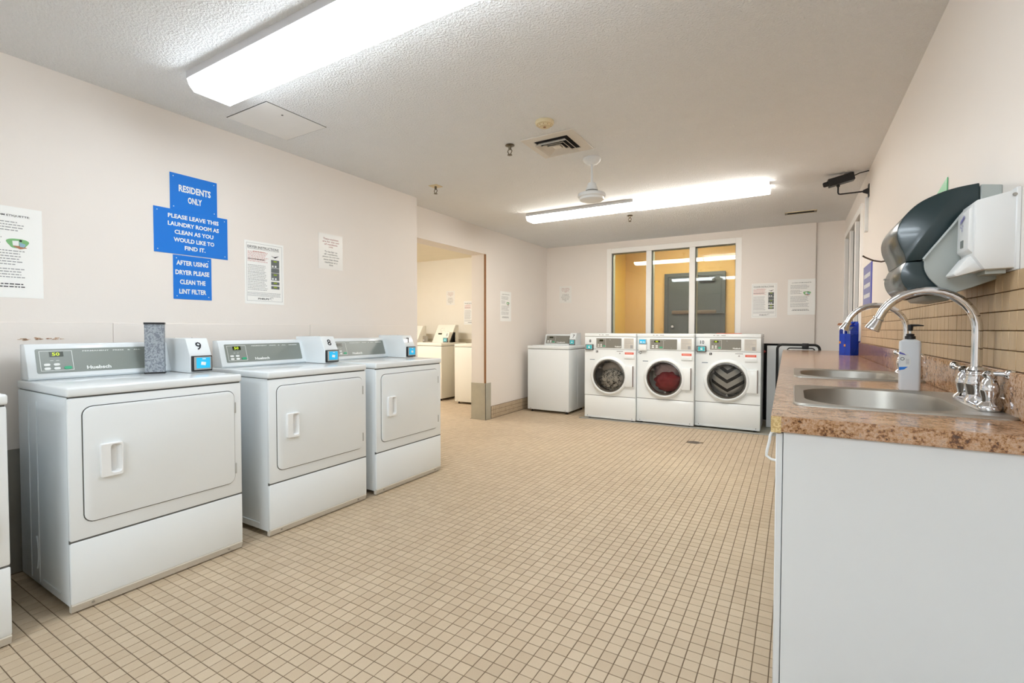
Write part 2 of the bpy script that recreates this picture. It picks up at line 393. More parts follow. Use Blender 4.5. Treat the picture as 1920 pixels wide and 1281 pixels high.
# side room seen through the opening
AY = 6.84
struct(G().box(-7.6, XF-.1, AY, AY+.1, .965, ZC).build('wall_annex_back', M_annex))
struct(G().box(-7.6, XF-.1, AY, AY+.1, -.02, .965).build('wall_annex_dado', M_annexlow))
struct(G().box(-7.6, -7.5, 2.9, AY, -.02, ZC).build('wall_annex_left', M_annex))
struct(G().box(-7.6, XF-.2, 2.9, 3.0, -.02, ZC).build('wall_annex_front', M_annex))
struct(G().box(-7.6, XF-.21, 2.9, AY+.1, ZC, ZC+.1).build('ceiling_annex', mat('annex_ceiling', (238, 228, 206), .8)))
struct(G().box(XF-.215, XF-.205, 3.0, 4.96, 2.08, ZC).build('trim_annex_header', M_annex))
# corridor behind the back window
CY = 8.45
struct(G().box(-4.4, 2.2, CY, CY+.1, -.02, 2.6).build('wall_corridor', M_yellow2))
struct(G().box(-2.72, -2.62, YB+.12, CY, -.02, 2.6).build('wall_corridor_left', M_yellow))
struct(G().box(1.2, 1.3, 4.6, CY, -.02, 2.6).build('wall_corridor_right', M_yellow2))
struct(G().box(-2.72, 2.2, YB+.12, CY+.1, 2.5, 2.6).build('ceiling_corridor', M_yellow2))
struct(G().box(-2.72, 1.3, YB+.12, CY+.1, -.12, -.002).build('floor_corridor', M_grout))
struct(G().box(XR+.12, 1.3, 4.6, 4.7, -.02, 2.6).build('wall_corridor_end', M_yellow2))
struct(G().box(XR+.12, 1.3, 4.6, YB+.12, 2.5, 2.6).build('ceiling_corridor_side', M_yellow2))

# ------------------------------------------------------------------ floor tiles: 300 largest in view single, the rest one field
F_, YAW, PIT, CH = 894.0, .5335, -.0255, 1.14
def proj(x, y, z):
    fw = (-math.sin(YAW)*math.cos(PIT), math.cos(YAW)*math.cos(PIT), math.sin(PIT)); rt = (math.cos(YAW), math.sin(YAW), 0)
    up = (rt[1]*fw[2]-rt[2]*fw[1], rt[2]*fw[0]-rt[0]*fw[2], rt[0]*fw[1]-rt[1]*fw[0])
    q = (x, y, z-CH); d = sum(a*b for a, b in zip(q, fw))
    if d < .2: return None
    return 960+F_*sum(a*b for a, b in zip(q, rt))/d, 640.5-F_*sum(a*b for a, b in zip(q, up))/d, d
def tile_geo(g, cx, cy, hz, hs=.0239, bt=.0012):
    a, b = hs, hs-bt
    v = [(cx+sx*a, cy+sy*a, -.004+hz) for sx, sy in ((-1,-1),(1,-1),(1,1),(-1,1))]+[(cx+sx*a, cy+sy*a, -.0007+hz) for sx, sy in ((-1,-1),(1,-1),(1,1),(-1,1))]+[(cx+sx*b, cy+sy*b, hz) for sx, sy in ((-1,-1),(1,-1),(1,1),(-1,1))]
    f = [(8, 9, 10, 11)]+[(k, (k+1) % 4, 4+(k+1) % 4, 4+k) for k in range(4)]+[(4+k, 4+(k+1) % 4, 8+(k+1) % 4, 8+k) for k in range(4)]
    g.add(v, f)
cells = []
ox, oy = -.056, 1.856
i0, i1 = int((XF-.0-ox)/PITCH)-1, int((XR-ox)/PITCH)+1
for i in range(int((-7.45-ox)/PITCH), i1+1):
    for j in range(int((-.9-oy)/PITCH)-1, int((AY-oy)/PITCH)+1):
        x, y = ox+(i+.5)*PITCH, oy+(j+.5)*PITCH
        if x > .02: continue
        if x < XF+.03 and (y < 3.05 or (y > 4.93 and x > XF-.23)): continue
        if x < XL+.02 and y < 3.5 and x > XF-.2: continue
        if x > XF-.2 and y > YB-.02: continue
        if y > AY-.02 or (x < -2.5 and y < .2): continue
        d = math.hypot(x+.85, y-5.06)
        if d < .062: continue
        cells.append((x, y))
rank = []
for x, y in cells:
    p = proj(x, y, 0)
    if p is None or x < -2.44 or x > -.06 or y < .6: continue
    if -10 < p[0] < 1452 and p[1] < 1290:
        rank.append((CH/p[2]**3, x, y))
rank.sort(reverse=True); single = set((x, y) for _, x, y in rank[:300])
tg = G(); tile_geo(tg, 0, 0, 0); tme = None
field = G()
for x, y in cells:
    if (x, y) in single:
        if tme is None:
            o = tg.build('tile', M_tile, fl, smooth=False); tme = o.data
        else:
            o = bpy.data.objects.new('tile', tme); COL.objects.link(o); o.parent = fl
        o.location = (x, y, random.uniform(-.0003, .0003))
    else:
        tile_geo(field, x, y, random.uniform(-.0003, .0003))
fo = field.build('tile_field', M_tile, fl, smooth=False); fo['kind'] = 'stuff'
# right wall tiles (5 rows) above the splash
WP = .0518
G().box(XR-.004, XR, 1.02, 4.952, 1.033, 1.294).build('tile_grout', M_wgrout, wr)
wt = G().box(-.0045, 0, -.0250, .0250, -.0248, .0248).build('wall_tile', M_wtile, wr, bevel=.001, seg=1)
wme = wt.data; rest = G(); cnt = 0
for j in range(76):
    y = 1.045+j*WP
    if y > 4.93: break
    for r in range(5):
        z = 1.033+.0262+r*.0522
        if 10 <= j < 70:
            if cnt == 0: o = wt
            else:
                o = bpy.data.objects.new('wall_tile', wme); COL.objects.link(o); o.parent = wr
            o.location = (XR-.0036+random.uniform(-.0004, .0004), y, z); cnt += 1
        else:
            rest.box(XR-.008, XR-.003, y-.025, y+.025, z-.0248, z+.0248)
rest.build('wall_tile_field', M_wtile, wr)['kind'] = 'stuff'
# baseboard of three tile rows on the far-left wall
bb = G().box(XF, XF+.006, 5.088, YB, 0, .157).build('baseboard_left', M_bgrout); struct(bb)
bt = None
for j in range(31):
    for r in range(3):
        y, z = 5.088+.026+j*PITCH, .0265+r*.0518
        if y > YB-.02: continue
        if bt is None:
            o = G().box(-.004, .004, -.0235, .0235, -.0238, .0238).build('baseboard_tile', M_tile, bb, bevel=.001, seg=1); bt = o.data
        else:
            o = bpy.data.objects.new('baseboard_tile', bt); COL.objects.link(o); o.parent = bb
        o.location = (XF+.0065, y, z)

# ------------------------------------------------------------------ windows
def window(name, x0, x1, z0, z1, mull, loc, rotz, fw=.07, depth=.05):
    fr = G(); fr.box(x0-.012, x0+fw-.012, -.018, depth, z0, z1+.012).box(x1-fw+.012, x1+.012, -.018, depth, z0, z1+.012)
    fr.box(x0+fw-.012, x1-fw+.012, -.018, depth, z1-fw+.012, z1+.012).box(x0+fw-.012, x1-fw+.012, -.018, depth, z0-.01, z0+fw-.02)
    o = fr.build(name, M_frame, bevel=.003, seg=1); struct(o); o.location = loc; o.rotation_euler = (0, 0, rotz)
    xs = [x0+fw-.012]+[m for m in mull]+[x1-fw+.012]
    for m in mull:
        G().box(m-.037, m+.037, -.012, depth, z0+fw-.02, z1-fw+.012).build('mullion', M_frame, o, bevel=.003, seg=1)
    for a, b in zip(xs[:-1], xs[1:]):
        a2 = a+.037 if a in mull else a; b2 = b-.037 if b in mull else b
        G().box(a2-.004, b2+.004, .024, .028, z0+.03, z1-.04).build('pane', M_glass, o)
        gs = G(); gs.box(a2, a2+.005, .018, .024, z0+.05, z1-.058).box(b2-.005, b2, .018, .024, z0+.05, z1-.058)
        gs.box(a2, b2, .018, .024, z1-.063, z1-.058); gs.build('glazing_seal', M_gap, o)
        G().box(a2, b2, .03, .115, z1-.062, z1-.05).box(a2-.001, a2+.012, .03, .118, z0+.05, z1-.05).build('reveal', M_lgrey, o)
    return o
window('window_1', WX0, WX1, WZ0, WZ1, (-1.743, -1.171), (0, YB, 0), 0)
window('window_2', 0, RY1-RY0, RZ0, RZ1, (.50, 1.0), (XR, RY1, 0), -PI/2, .06)
# corridor door
dr = G().box(-1.86, -1.02, CY-.045, CY, 0, 2.03).build('door_1', M_doorg, bevel=.004, seg=1); struct(dr)
G().box(-1.92, -1.86, CY-.06, CY, 0, 2.09).box(-1.02, -.96, CY-.06, CY, 0, 2.09).box(-1.86, -1.02, CY-.06, CY, 2.03, 2.09).build('door_frame', M_doorg, dr)
G().box(-1.79, -1.09, CY-.08, CY-.045, 1.40, 1.46).build('brown_strip', M_brown, dr, bevel=.008)  # plain brown strip across the door
G().lathe([(.028, 0), (.028, -.02), (.02, -.03)], (-1.78, CY-.045, 1.19), 'y', 20).build('lock_cylinder', M_chrome, dr)
g = G().lathe([(.02, 0), (.02, -.05)], (-1.0, CY-.06, 1.40), 'y', 14).tube([(-1.0, CY-.11, 1.40), (-1.12, CY-.11, 1.40)], .009)
g.build('door_lever', M_blackp, dr)
G().box(-1.35, -1.12, CY-.11, CY-.05, 1.93, 1.99).tube([(-1.2, CY-.10, 2.0), (-1.35, CY-.26, 2.01), (-1.5, CY-.08, 2.03)], .008).build('door_closer', M_blackp, dr)

# ------------------------------------------------------------------ ceiling fixtures
def fixture(name, x0, x1, y0, y1, zb, label, m, side=.02, group=None, zc=ZC, slant=.02):
    t = thing(name, label, 'ceiling light', ((x0+x1)/2, (y0+y1)/2, zc), 0, group)
    L2, W2, H = (x1-x0)/2, (y1-y0)/2, zc-zb
    prof = [(-W2+side, -.0005), (W2-side, -.0005), (W2-side, -H*.42), (-W2+side, -H*.42)]
    G().prism(prof, -L2+.004, L2-.004, 'x').build('housing', M_house, t)
    prof = [(-W2, -H*.40), (W2, -H*.40), (W2-slant*.5, -H*.72), (W2-slant-.012, -H), (-W2+slant+.012, -H), (-W2+slant*.5, -H*.72)]
    G().prism(prof, -L2+.006, L2-.006, 'x').build('lens', m, t)
    for sx in (-1, 1):
        p2 = [(a*1.012, b*1.012) for a, b in prof]
        G().prism(p2, sx*(L2-.006), sx*L2, 'x').build('end_cap', mat('cap_'+m.name, (252, 252, 250), .4, var=0, emit=(tuple(m.node_tree.nodes['Principled BSDF'].inputs['Emission Color'].default_value)[:3], 1.2)), t)
    return t
fixture('fluorescent_fixture', -2.57, -1.366, 1.225, 1.462, 2.312, 'bright surface-mounted fluorescent light with flat white lens nearest the left wall', M_lampA, -.005)
fixture('fluorescent_fixture', -1.362, -.16, 1.225, 1.462, 2.312, 'bright fluorescent light cut off by the top edge of the picture', M_lampA, -.005)
fixture('fluorescent_fixture', -1.31, -.11, -2.05, -1.813, 2.312, 'fluorescent light on the ceiling just behind the viewpoint', M_lampR, .016)
fixture('fluorescent_fixture', -1.56, -.36, -3.42, -3.183, 2.312, 'fluorescent light on the ceiling furthest behind the viewpoint', M_lampR, .016)
fixture('fluorescent_fixture', -2.53, -1.345, 4.575, 4.785, 2.325, 'far ceiling fluorescent light directly beyond the white ceiling fan', M_lampB, -.004)
fixture('fluorescent_fixture', -1.338, -.19, 4.585, 4.775, 2.318, 'far ceiling fluorescent light nearest the right wall and security camera', M_lampB, .03)
fixture('fluorescent_fixture', -5.9, -4.7, 4.4, 4.64, 2.32, 'warm fluorescent light on the ceiling of the side room', M_lampC, .02)
fixture('fluorescent_fixture', -2.0, -.8, 7.25, 7.45, 2.42, 'warm light on the ceiling of the yellow corridor', M_lampD, .02, zc=2.5)

# access hatch
t = thing('access_hatch', 'flush square access hatch in the ceiling by the near light', 'hatch', (-2.72, 1.80, ZC))
G().box(-.198, .198, -.198, .198, -.0012, 0).build('hatch_gap', M_gap, t)
G().box(-.193, .193, -.193, .193, -.0035, -.0005).build('hatch_panel', M_smooth, t)
G().lathe([(.006, -.0035), (.006, -.005)], (.12, -.05, 0)).build('latch', M_gap, t)
# smoke detector
t = thing('smoke_detector', 'aged cream round smoke detector on the ceiling', 'smoke detector', (-1.316, 2.613, ZC))
G().lathe([(.056, 0), (.058, -.010), (.052, -.020), (.034, -.022)], n=28).build('housing', M_cream, t)
G().lathe([(.040, -.018), (.041, -.026), (.034, -.032), (.008, -.033)], n=28).build('chamber', M_cream, t)
G().lathe([(.008, -.03), (.008, -.036)], n=12).build('indicator', M_wood, t)
rg = G()
for k in range(10):
    a = 2*PI*k/10; rg.box(.037*math.cos(a)-.003, .037*math.cos(a)+.003, .037*math.sin(a)-.003, .037*math.sin(a)+.003, -.029, -.022)
rg.build('inlet_slots', M_wood, t)
# ceiling diffuser
t = thing('ceiling_diffuser', 'square white ceiling air diffuser with stepped louvres', 'air vent', (-1.397, 2.97, ZC))
def sq(r): return [(-r, -r), (r, -r), (r, r), (-r, r)]
G().ring(sq(.187), sq(.12), -.008, 0, 'z').build('frame', mat('vent_white', (222, 216, 206), .5), t, bevel=.002, seg=1)
G().box(-.121, .121, -.121, .121, -.0025, -.001).build('duct', M_black, t)
for k, r in enumerate((.112, .080, .050)):
    g = G(); a, b = r, r-.018
    g.loft([[(p[0], p[1], -.030+k*.002) for p in sq(a)], [(p[0], p[1], -.012) for p in sq(b)]])
    g.loft([[(p[0], p[1], -.033+k*.002) for p in sq(a)], [(p[0], p[1], -.030+k*.002) for p in sq(a)]])
    g.loft([[(p[0], p[1], -.012) for p in sq(b)], [(p[0], p[1], -.0155) for p in sq(b-.002)], [(p[0], p[1], -.033+k*.002) for p in sq(a)]])
    g.build('louvre', MATS['vent_white'], t)
G().box(-.026, .026, -.026, .026, -.024, -.014).build('centre_plate', MATS['vent_white'], t)
# sprinklers
def sprinkler(x, y, label, square=False, zc=ZC):
    t = thing('fire_sprinkler', label, 'sprinkler', (x, y, zc), 0, 'ceiling sprinklers')
    if square: G().box(-.045, .045, -.045, .045, -.004, 0).build('escutcheon', M_cream, t, bevel=.001, seg=1)
    else: G().lathe([(.030, 0), (.032, -.005), (.018, -.009)], n=20).build('escutcheon', M_brass, t)
    G().lathe([(.010, -.004), (.010, -.028), (.007, -.032)], n=12).build('nozzle', M_brass, t)
    g = G()
    for s in (-1, 1): g.tube([(s*.008, 0, -.028), (s*.017, 0, -.042), (s*.008, 0, -.060), (0, 0, -.064)], .0032, 6)
    g.build('frame_arm', M_brass, t)
    G().lathe([(.004, -.060), (.016, -.066), (.017, -.068), (.003, -.069)], n=14).build('deflector', M_brass, t)
sprinkler(-1.686, 2.823, 'brass fire sprinkler hanging beside the square ceiling diffuser')
sprinkler(-1.573, 5.218, 'small fire sprinkler on the ceiling below the far light')
sprinkler(-2.726, 3.294, 'recessed fire sprinkler with square plate near the end of the left wall', True)
sprinkler(-5.02, 5.55, 'fire sprinkler on the side room ceiling at the opening edge')
# ceiling fan (motor on a rod, no blades in view)
t = thing('ceiling_fan', 'white ceiling fan motor on a short rod without blades', 'ceiling fan', (-1.295, 3.346, ZC))
G().lathe([(.064, 0), (.066, -.008), (.060, -.022), (.036, -.042), (.014, -.046)], n=28).build('canopy', M_plastic, t)
G().lathe([(.0085, -.04), (.0085, -.185)], n=14).build('rod', M_plastic, t)
G().lathe([(.014, -.176), (.028, -.182), (.040, -.215), (.046, -.236), (.036, -.238)], n=28).build('coupling_cover', M_plastic, t)
G().lathe([(.045, -.236), (.047, -.241), (.040, -.243)], n=28).build('trim_ring', M_gap, t)
G().lathe([(.045, -.240), (.070, -.252), (.097, -.260), (.101, -.268), (.101, -.284), (.090, -.290), (.088, -.304), (.080, -.309), (.02, -.311)], n=32).build('motor', M_plastic, t)
# ceiling slot
t = thing('ceiling_slot', 'black rectangular slot in the ceiling above the far notices', 'vent', (.047, 6.0, ZC))
G().box(-.125, .125, -.045, .045, -.003, -.0005).build('opening', M_black, t)
for s in (-1, 1): G().box(s*.135-.012, s*.135+.012, -.048, .048, -.006, 0).build('end_bracket', M_brass, t)
G().box(-.145, .145, -.054, -.046, -.005, 0).box(-.145, .145, .046, .054, -.005, 0).build('rim', M_cream, t)

# ------------------------------------------------------------------ machines
def fascia_parts(t, fn, x0, x1, z0, z1, m, digits, brand_x, brand_w, split, pale=False, small=False):
    """flat control fascia drawn through fn(x,z,off)->point; offsets build thin layers"""
    def plate(name, poly, o0, o1, mm, par=t):
        g = G(); n = len(poly)
        g.add([fn(p[0], p[1], o0) for p in poly]+[fn(p[0], p[1], o1) for p in poly],
              [tuple(range(n)), tuple(range(2*n-1, n-1, -1))]+[(i, (i+1) % n, n+(i+1) % n, n+i) for i in range(n)])
        return g.build(name, mm, par, smooth=False)
    fa = plate('fascia', rrect(x0, x1, z0, z1, .006, 2), -.001, .002, m)
    h = z1-z0; kx0, kx1 = x0+.012*(1 if not small else .6), split
    g = G()
    for a, b, c, d in ((kx0, kx1, z1-.012, z1-.010), (kx0, kx1, z0+.010, z0+.012), (kx0, kx0+.002, z0+.010, z1-.010), (kx1-.002, kx1, z0+.010, z1-.010)):
        flat(g, a, b, c, d, 0, lambda x, z: fn(x, z, .0026))
    g.build('outline', M_print_w, fa, smooth=False)
    dw, dh = (kx1-kx0)*.42, h*.20; dx = kx0+(kx1-kx0)*.30; dz = z1-h*.33
    dp = plate('display', [(dx, dz), (dx+dw, dz), (dx+dw, dz+dh), (dx, dz+dh)], .002, .004, M_lcd, fa)
    if digits:
        g = put_text(G(), digits, dx+dw*.45, dz+dh*.5, 0, dh*.7, dw*.55, .02, fn=lambda x, z: fn(x, z, .0046))
        g.build('digits', M_led, dp, smooth=False)
    bw, bh = (kx1-kx0)*.19, h*.10
    for i in range(2):
        for j in range(2):
            bx, bz = kx0+(kx1-kx0)*(.10+.29*i), z0+h*(.13+.16*j)
            plate('button', rrect(bx, bx+bw, bz, bz+bh, bh*.45, 3), .002, .005, M_print_w, fa)
    bx = kx0+(kx1-kx0)*.70
    plate('start_button', rrect(bx, bx+bw*1.25, z0+h*.13, z0+h*.25, h*.05, 3), .002, .005, M_green, fa)
    g = G()
    for bx in (.30, .48): flat(g, kx0+(kx1-kx0)*bx, kx0+(kx1-kx0)*(bx+.10), z0+h*.50, z0+h*.515, 0, lambda x, z: fn(x, z, .0026))
    g.build('legend', M_print_w, fa, smooth=False)
    put_text(G(), 'Huebsch', brand_x, z0+h*.16, 0, h*.15, brand_w, .035, fn=lambda x, z: fn(x, z, .0028)).build('brand_lettering', M_print_w, fa, smooth=False)
    return fa
def card_reader(t, x0, x1, z0, z1, y, ms, proud=.012):
    fr = G().box(x0, x1, y-proud, y+.004, z0, z1).build('card_reader', M_blackp, t, bevel=.002, seg=1)
    w_, h_ = x1-x0, z1-z0
    G().box(x0+w_*.08, x1-w_*.06, y-proud-.004, y-proud+.002, z0+h_*.10, z1-h_*.06).build('reader_bezel', M_silver, fr, bevel=.0015, seg=1)
    G().box(x0+w_*.18, x1-w_*.14, y-proud-.0055, y-proud, z0+h_*.20, z1-h_*.12).build('reader_screen', ms, fr)
    cx, cz = (x0+x1)/2+w_*.02, (z0+z1)/2; a = w_*.13
    g = G(); flatpoly(g, [(cx-a, cz-a*.5), (cx+a*.8, cz-a*.8), (cx+a, cz+a*.5), (cx-a*.8, cz+a*.8)], y-proud-.0060)
    g.build('card_icon', M_print_w, fr, smooth=False)
    g = G(); flat(g, cx-a*.4, cx+a*.9, z1-h_*.22, z1-h_*.17, y-proud-.0060); g.build('screen_text', M_print_w, fr, smooth=False)
    return fr

def dryer(front_x, y_left, W, number, label, digits='50', rotz=PI/2, D=.575, pale=False):
    t = thing('clothes_dryer', label, 'dryer', (front_x, y_left, 0), rotz, 'dryers along the left wall')
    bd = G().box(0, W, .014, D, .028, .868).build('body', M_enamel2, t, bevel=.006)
    for yy in (.34, .44):
        G().box(-.0025, .004, yy-.003, yy+.003, .045, .83).build('side_bead', M_enamel2, bd, bevel=.0015, seg=1)
    G().box(-.0022, .003, .10, .30, .062, .067).build('side_bead', M_enamel2, bd)
    pts = [(-.0012, .41+.06*math.cos(a), .17+.10*math.sin(a)) for a in [PI*.75+i*PI*.5/6 for i in range(7)]]
    G().tube(pts, .003, 5).build('vent_knockout', M_enamel2, bd)
    G().box(0, W, 0, .020, .293, .864).build('front_panel', M_enamel, t, bevel=.007)
    G().box(.001, W-.001, .004, .020, .280, .300).build('panel_seam', M_gap, t)
    G().box(0, W, 0, .020, .040, .288).build('lower_panel', M_enamel, t, bevel=.006)
    tk = G().prism([(.004, .042), (.0, .036), (.010, .006), (.030, .006), (.030, .042)], .002, W-.002, 'x').build('toe_strip', M_toe, t)
    for sx in (.07, W-.07): G().lathe([(.006, .004), (.005, -.003)], (sx, .004, .024), 'y', 8).build('screw', M_steel, tk)
    for sx in (.06, W-.06):
        for sy in (.06, D-.06): G().lathe([(.016, 0), (.016, .012), (.009, .014), (.009, .034)], (sx, sy, 0), 'z', 10).build('foot', M_rubber, t)
    G().box(.004, W-.004, .010, D-.01, .862, .872).build('lid_seam', M_gap, t)
    G().box(-.003, W+.003, -.004, D, .870, .908).build('top', M_enamel, t, bevel=.009, seg=3)
    # door
    G().prism(rrect(.043, .649, .355, .829, .036), -.0015, .01).build('door_gap', M_gap, t)  # dark plate behind the door paints the shaded gap line around it
    do = G().prism(rrect(.0465, .6455, .3585, .8255, .033), -.008, .006).build('door', M_enamel, t, bevel=.003)
    hx0, hx1, hz0, hz1 = .096, .172, .530, .668
    hd = G().ring(rrect(hx0, hx1, hz0, hz1, .008, 3), rrect(hx0+.034, hx1-.006, hz0+.014, hz1-.008, .010, 3), -.024, -.004).build('handle', M_plastic, do, bevel=.002, seg=1)
    G().loft([[(p[0], -.020, p[1]) for p in rrect(hx0+.034, hx1-.006, hz0+.014, hz1-.008, .010, 3)], [(hx0+.034+(p[0]-hx0-.034)*.62, -.0082, p[1]*.94+.6*.06) for p in rrect(hx0+.034, hx1-.006, hz0+.014, hz1-.008, .010, 3)]], False, True).build('grip_recess', M_plastic, hd)
    for z in (.43, .74): G().box(.644, .653, -.009, -.001, z-.027, z+.027).build('hinge', M_silver, t, bevel=.001, seg=1)
    # control hood
    CW = W-.105
    hood = [(.478, .908), (.470, .918), (.515, 1.058), (.528, 1.070), (D, 1.070), (D, .908)]
    G().prism(hood, .010, CW, 'x').build('control_hood', M_enamel, t, bevel=.004)
    y0, z0, y1, z1 = .470, .918, .515, 1.058; ln = math.hypot(y1-y0, z1-z0); ny, nz = -(z1-z0)/ln, (y1-y0)/ln
    def fn(x, s, off=.0):
        k = s/ln; return (x, y0+(y1-y0)*k+ny*off, z0+(z1-z0)*k+nz*off)
    fa = fascia_parts(t, fn, .042, CW-.028, .020, ln-.012, M_fascia, digits, .265, .095, .170)
    xa = CW*.36
    xb = CW-.05; xm = xa+(xb-xa)*.74
    g = put_text(G(), 'PERMANENT   PRESS   &   ALL', (xa+xm)/2, ln-.026, 0, .0055, xm-xa, .02, fn=lambda x, z: fn(x, z, .0028))
    for k in range(6):
        a_ = xm+.022+k*(xb-xm-.022)/6; flat(g, a_, a_+(xb-xm-.022)/9, ln-.0287, ln-.0233, 0, lambda x, z: fn(x, z, .0028))
    g.build('cycle_lettering', M_print_w, fa, smooth=False)
    # payment box at the right
    px0, px1 = W-.112, W-.004
    prof = [(.270, .910), (.270, 1.002), (.312, 1.086), (.318, 1.090), (D, 1.090), (D, .910)]
    bx = G().prism(prof, px0, px1, 'x').build('payment_box', M_enamel, t, bevel=.002, seg=1)
    def f2(x, s, off=.0018):
        l2 = math.hypot(.042, .084); k = s/l2
        return (x, .270+.042*k-off*.894, 1.002+.084*k+off*.447)
    put_text(G(), number, (px0+px1)/2, .052, 0, .046, None, .012, fn=f2).build('number', M_print_k, bx, smooth=False)
    card_reader(bx, px0+.006, px1-.002, .916, .998, .270, M_cyan)
    for sx in (px0+.01, px1-.01): G().lathe([(.003, 0), (.002, .003)], (sx, .45, 1.09), 'z', 8).build('screw', M_steel, bx)
    return t
dryer(-2.405, -.142, .683, '10', 'white front-loading dryer cut off by the left edge of the picture')
dryer(-2.45, .716, .685, '9', 'white front-loading dryer number 9 with grey lint bin on top')
dryer(-2.442, 1.545, .683, '8', 'white front-loading dryer number 8 between dryers 9 and 7')
dryer(-2.438, 2.312, .690, '7', 'white front-loading dryer number 7 next to the open doorway', '')

# lint bin on dryer 9
t = thing('lint_bin', 'tall narrow grey mottled lint bin standing on dryer 9', 'bin', (-2.872, 1.195, .908), math.radians(60))
G().prism(rrect(-.042, .042, -.024, .024, .006, 3), .006, .258, 'z').build('body', M_tin, t)
G().prism(rrect(-.044, .044, -.026, .026, .006, 3), 0, .008, 'z').build('base_rim', M_blackp, t)
G().prism(rrect(-.044, .044, -.026, .026, .006, 3), .256, .266, 'z').build('top_rim', M_blackp, t)

def plate_hole(x0, x1, z0, z1, cx, cz, r, y0, y1, n=48):
    angs = sorted(set([2*PI*i/n for i in range(n)]+[math.atan2(z-cz, x-cx) % (2*PI) for x in (x0, x1) for z in (z0, z1)]))
    outer, inner = [], []
    for a in angs:
        c, s = math.cos(a), math.sin(a); k = 1e9
        if c > 1e-9: k = min(k, (x1-cx)/c)
        if c < -1e-9: k = min(k, (x0-cx)/c)
        if s > 1e-9: k = min(k, (z1-cz)/s)
        if s < -1e-9: k = min(k, (z0-cz)/s)
        outer.append((cx+c*k, cz+s*k)); inner.append((cx+c*r, cz+s*r))
    return G().ring(outer, inner, y0, y1)
def crumple(name, m, loc, r, sx, sy, sz, seed, label, cat='laundry', amp=.42, parent=None):
    rnd = random.Random(seed); bm = bmesh.new(); bmesh.ops.create_icosphere(bm, subdivisions=4, radius=1)
    dirs = [(Vector((rnd.gauss(0, 1), rnd.gauss(0, 1), rnd.gauss(0, 1))).normalized(), rnd.uniform(3, 11), rnd.uniform(0, 6.28), rnd.uniform(.25, 1)) for _ in range(12)]
    for v in bm.verts:
        n = v.co.normalized(); d = sum(w_*abs(math.sin(f_*n.dot(a)+p)) for a, f_, p, w_ in dirs)/12
        k = 1+amp*2.2*(d-.35); v.co = Vector((n.x*sx, n.y*sy, n.z*sz))*r*k
    me = bpy.data.meshes.new(name); bm.to_mesh(me); bm.free(); me.materials.append(m)
    for p in me.polygons: p.use_smooth = True
    o = bpy.data.objects.new(name, me); COL.objects.link(o); o.location = loc
    if parent: o.parent = parent
    else: tag(o, label, cat)
    return o

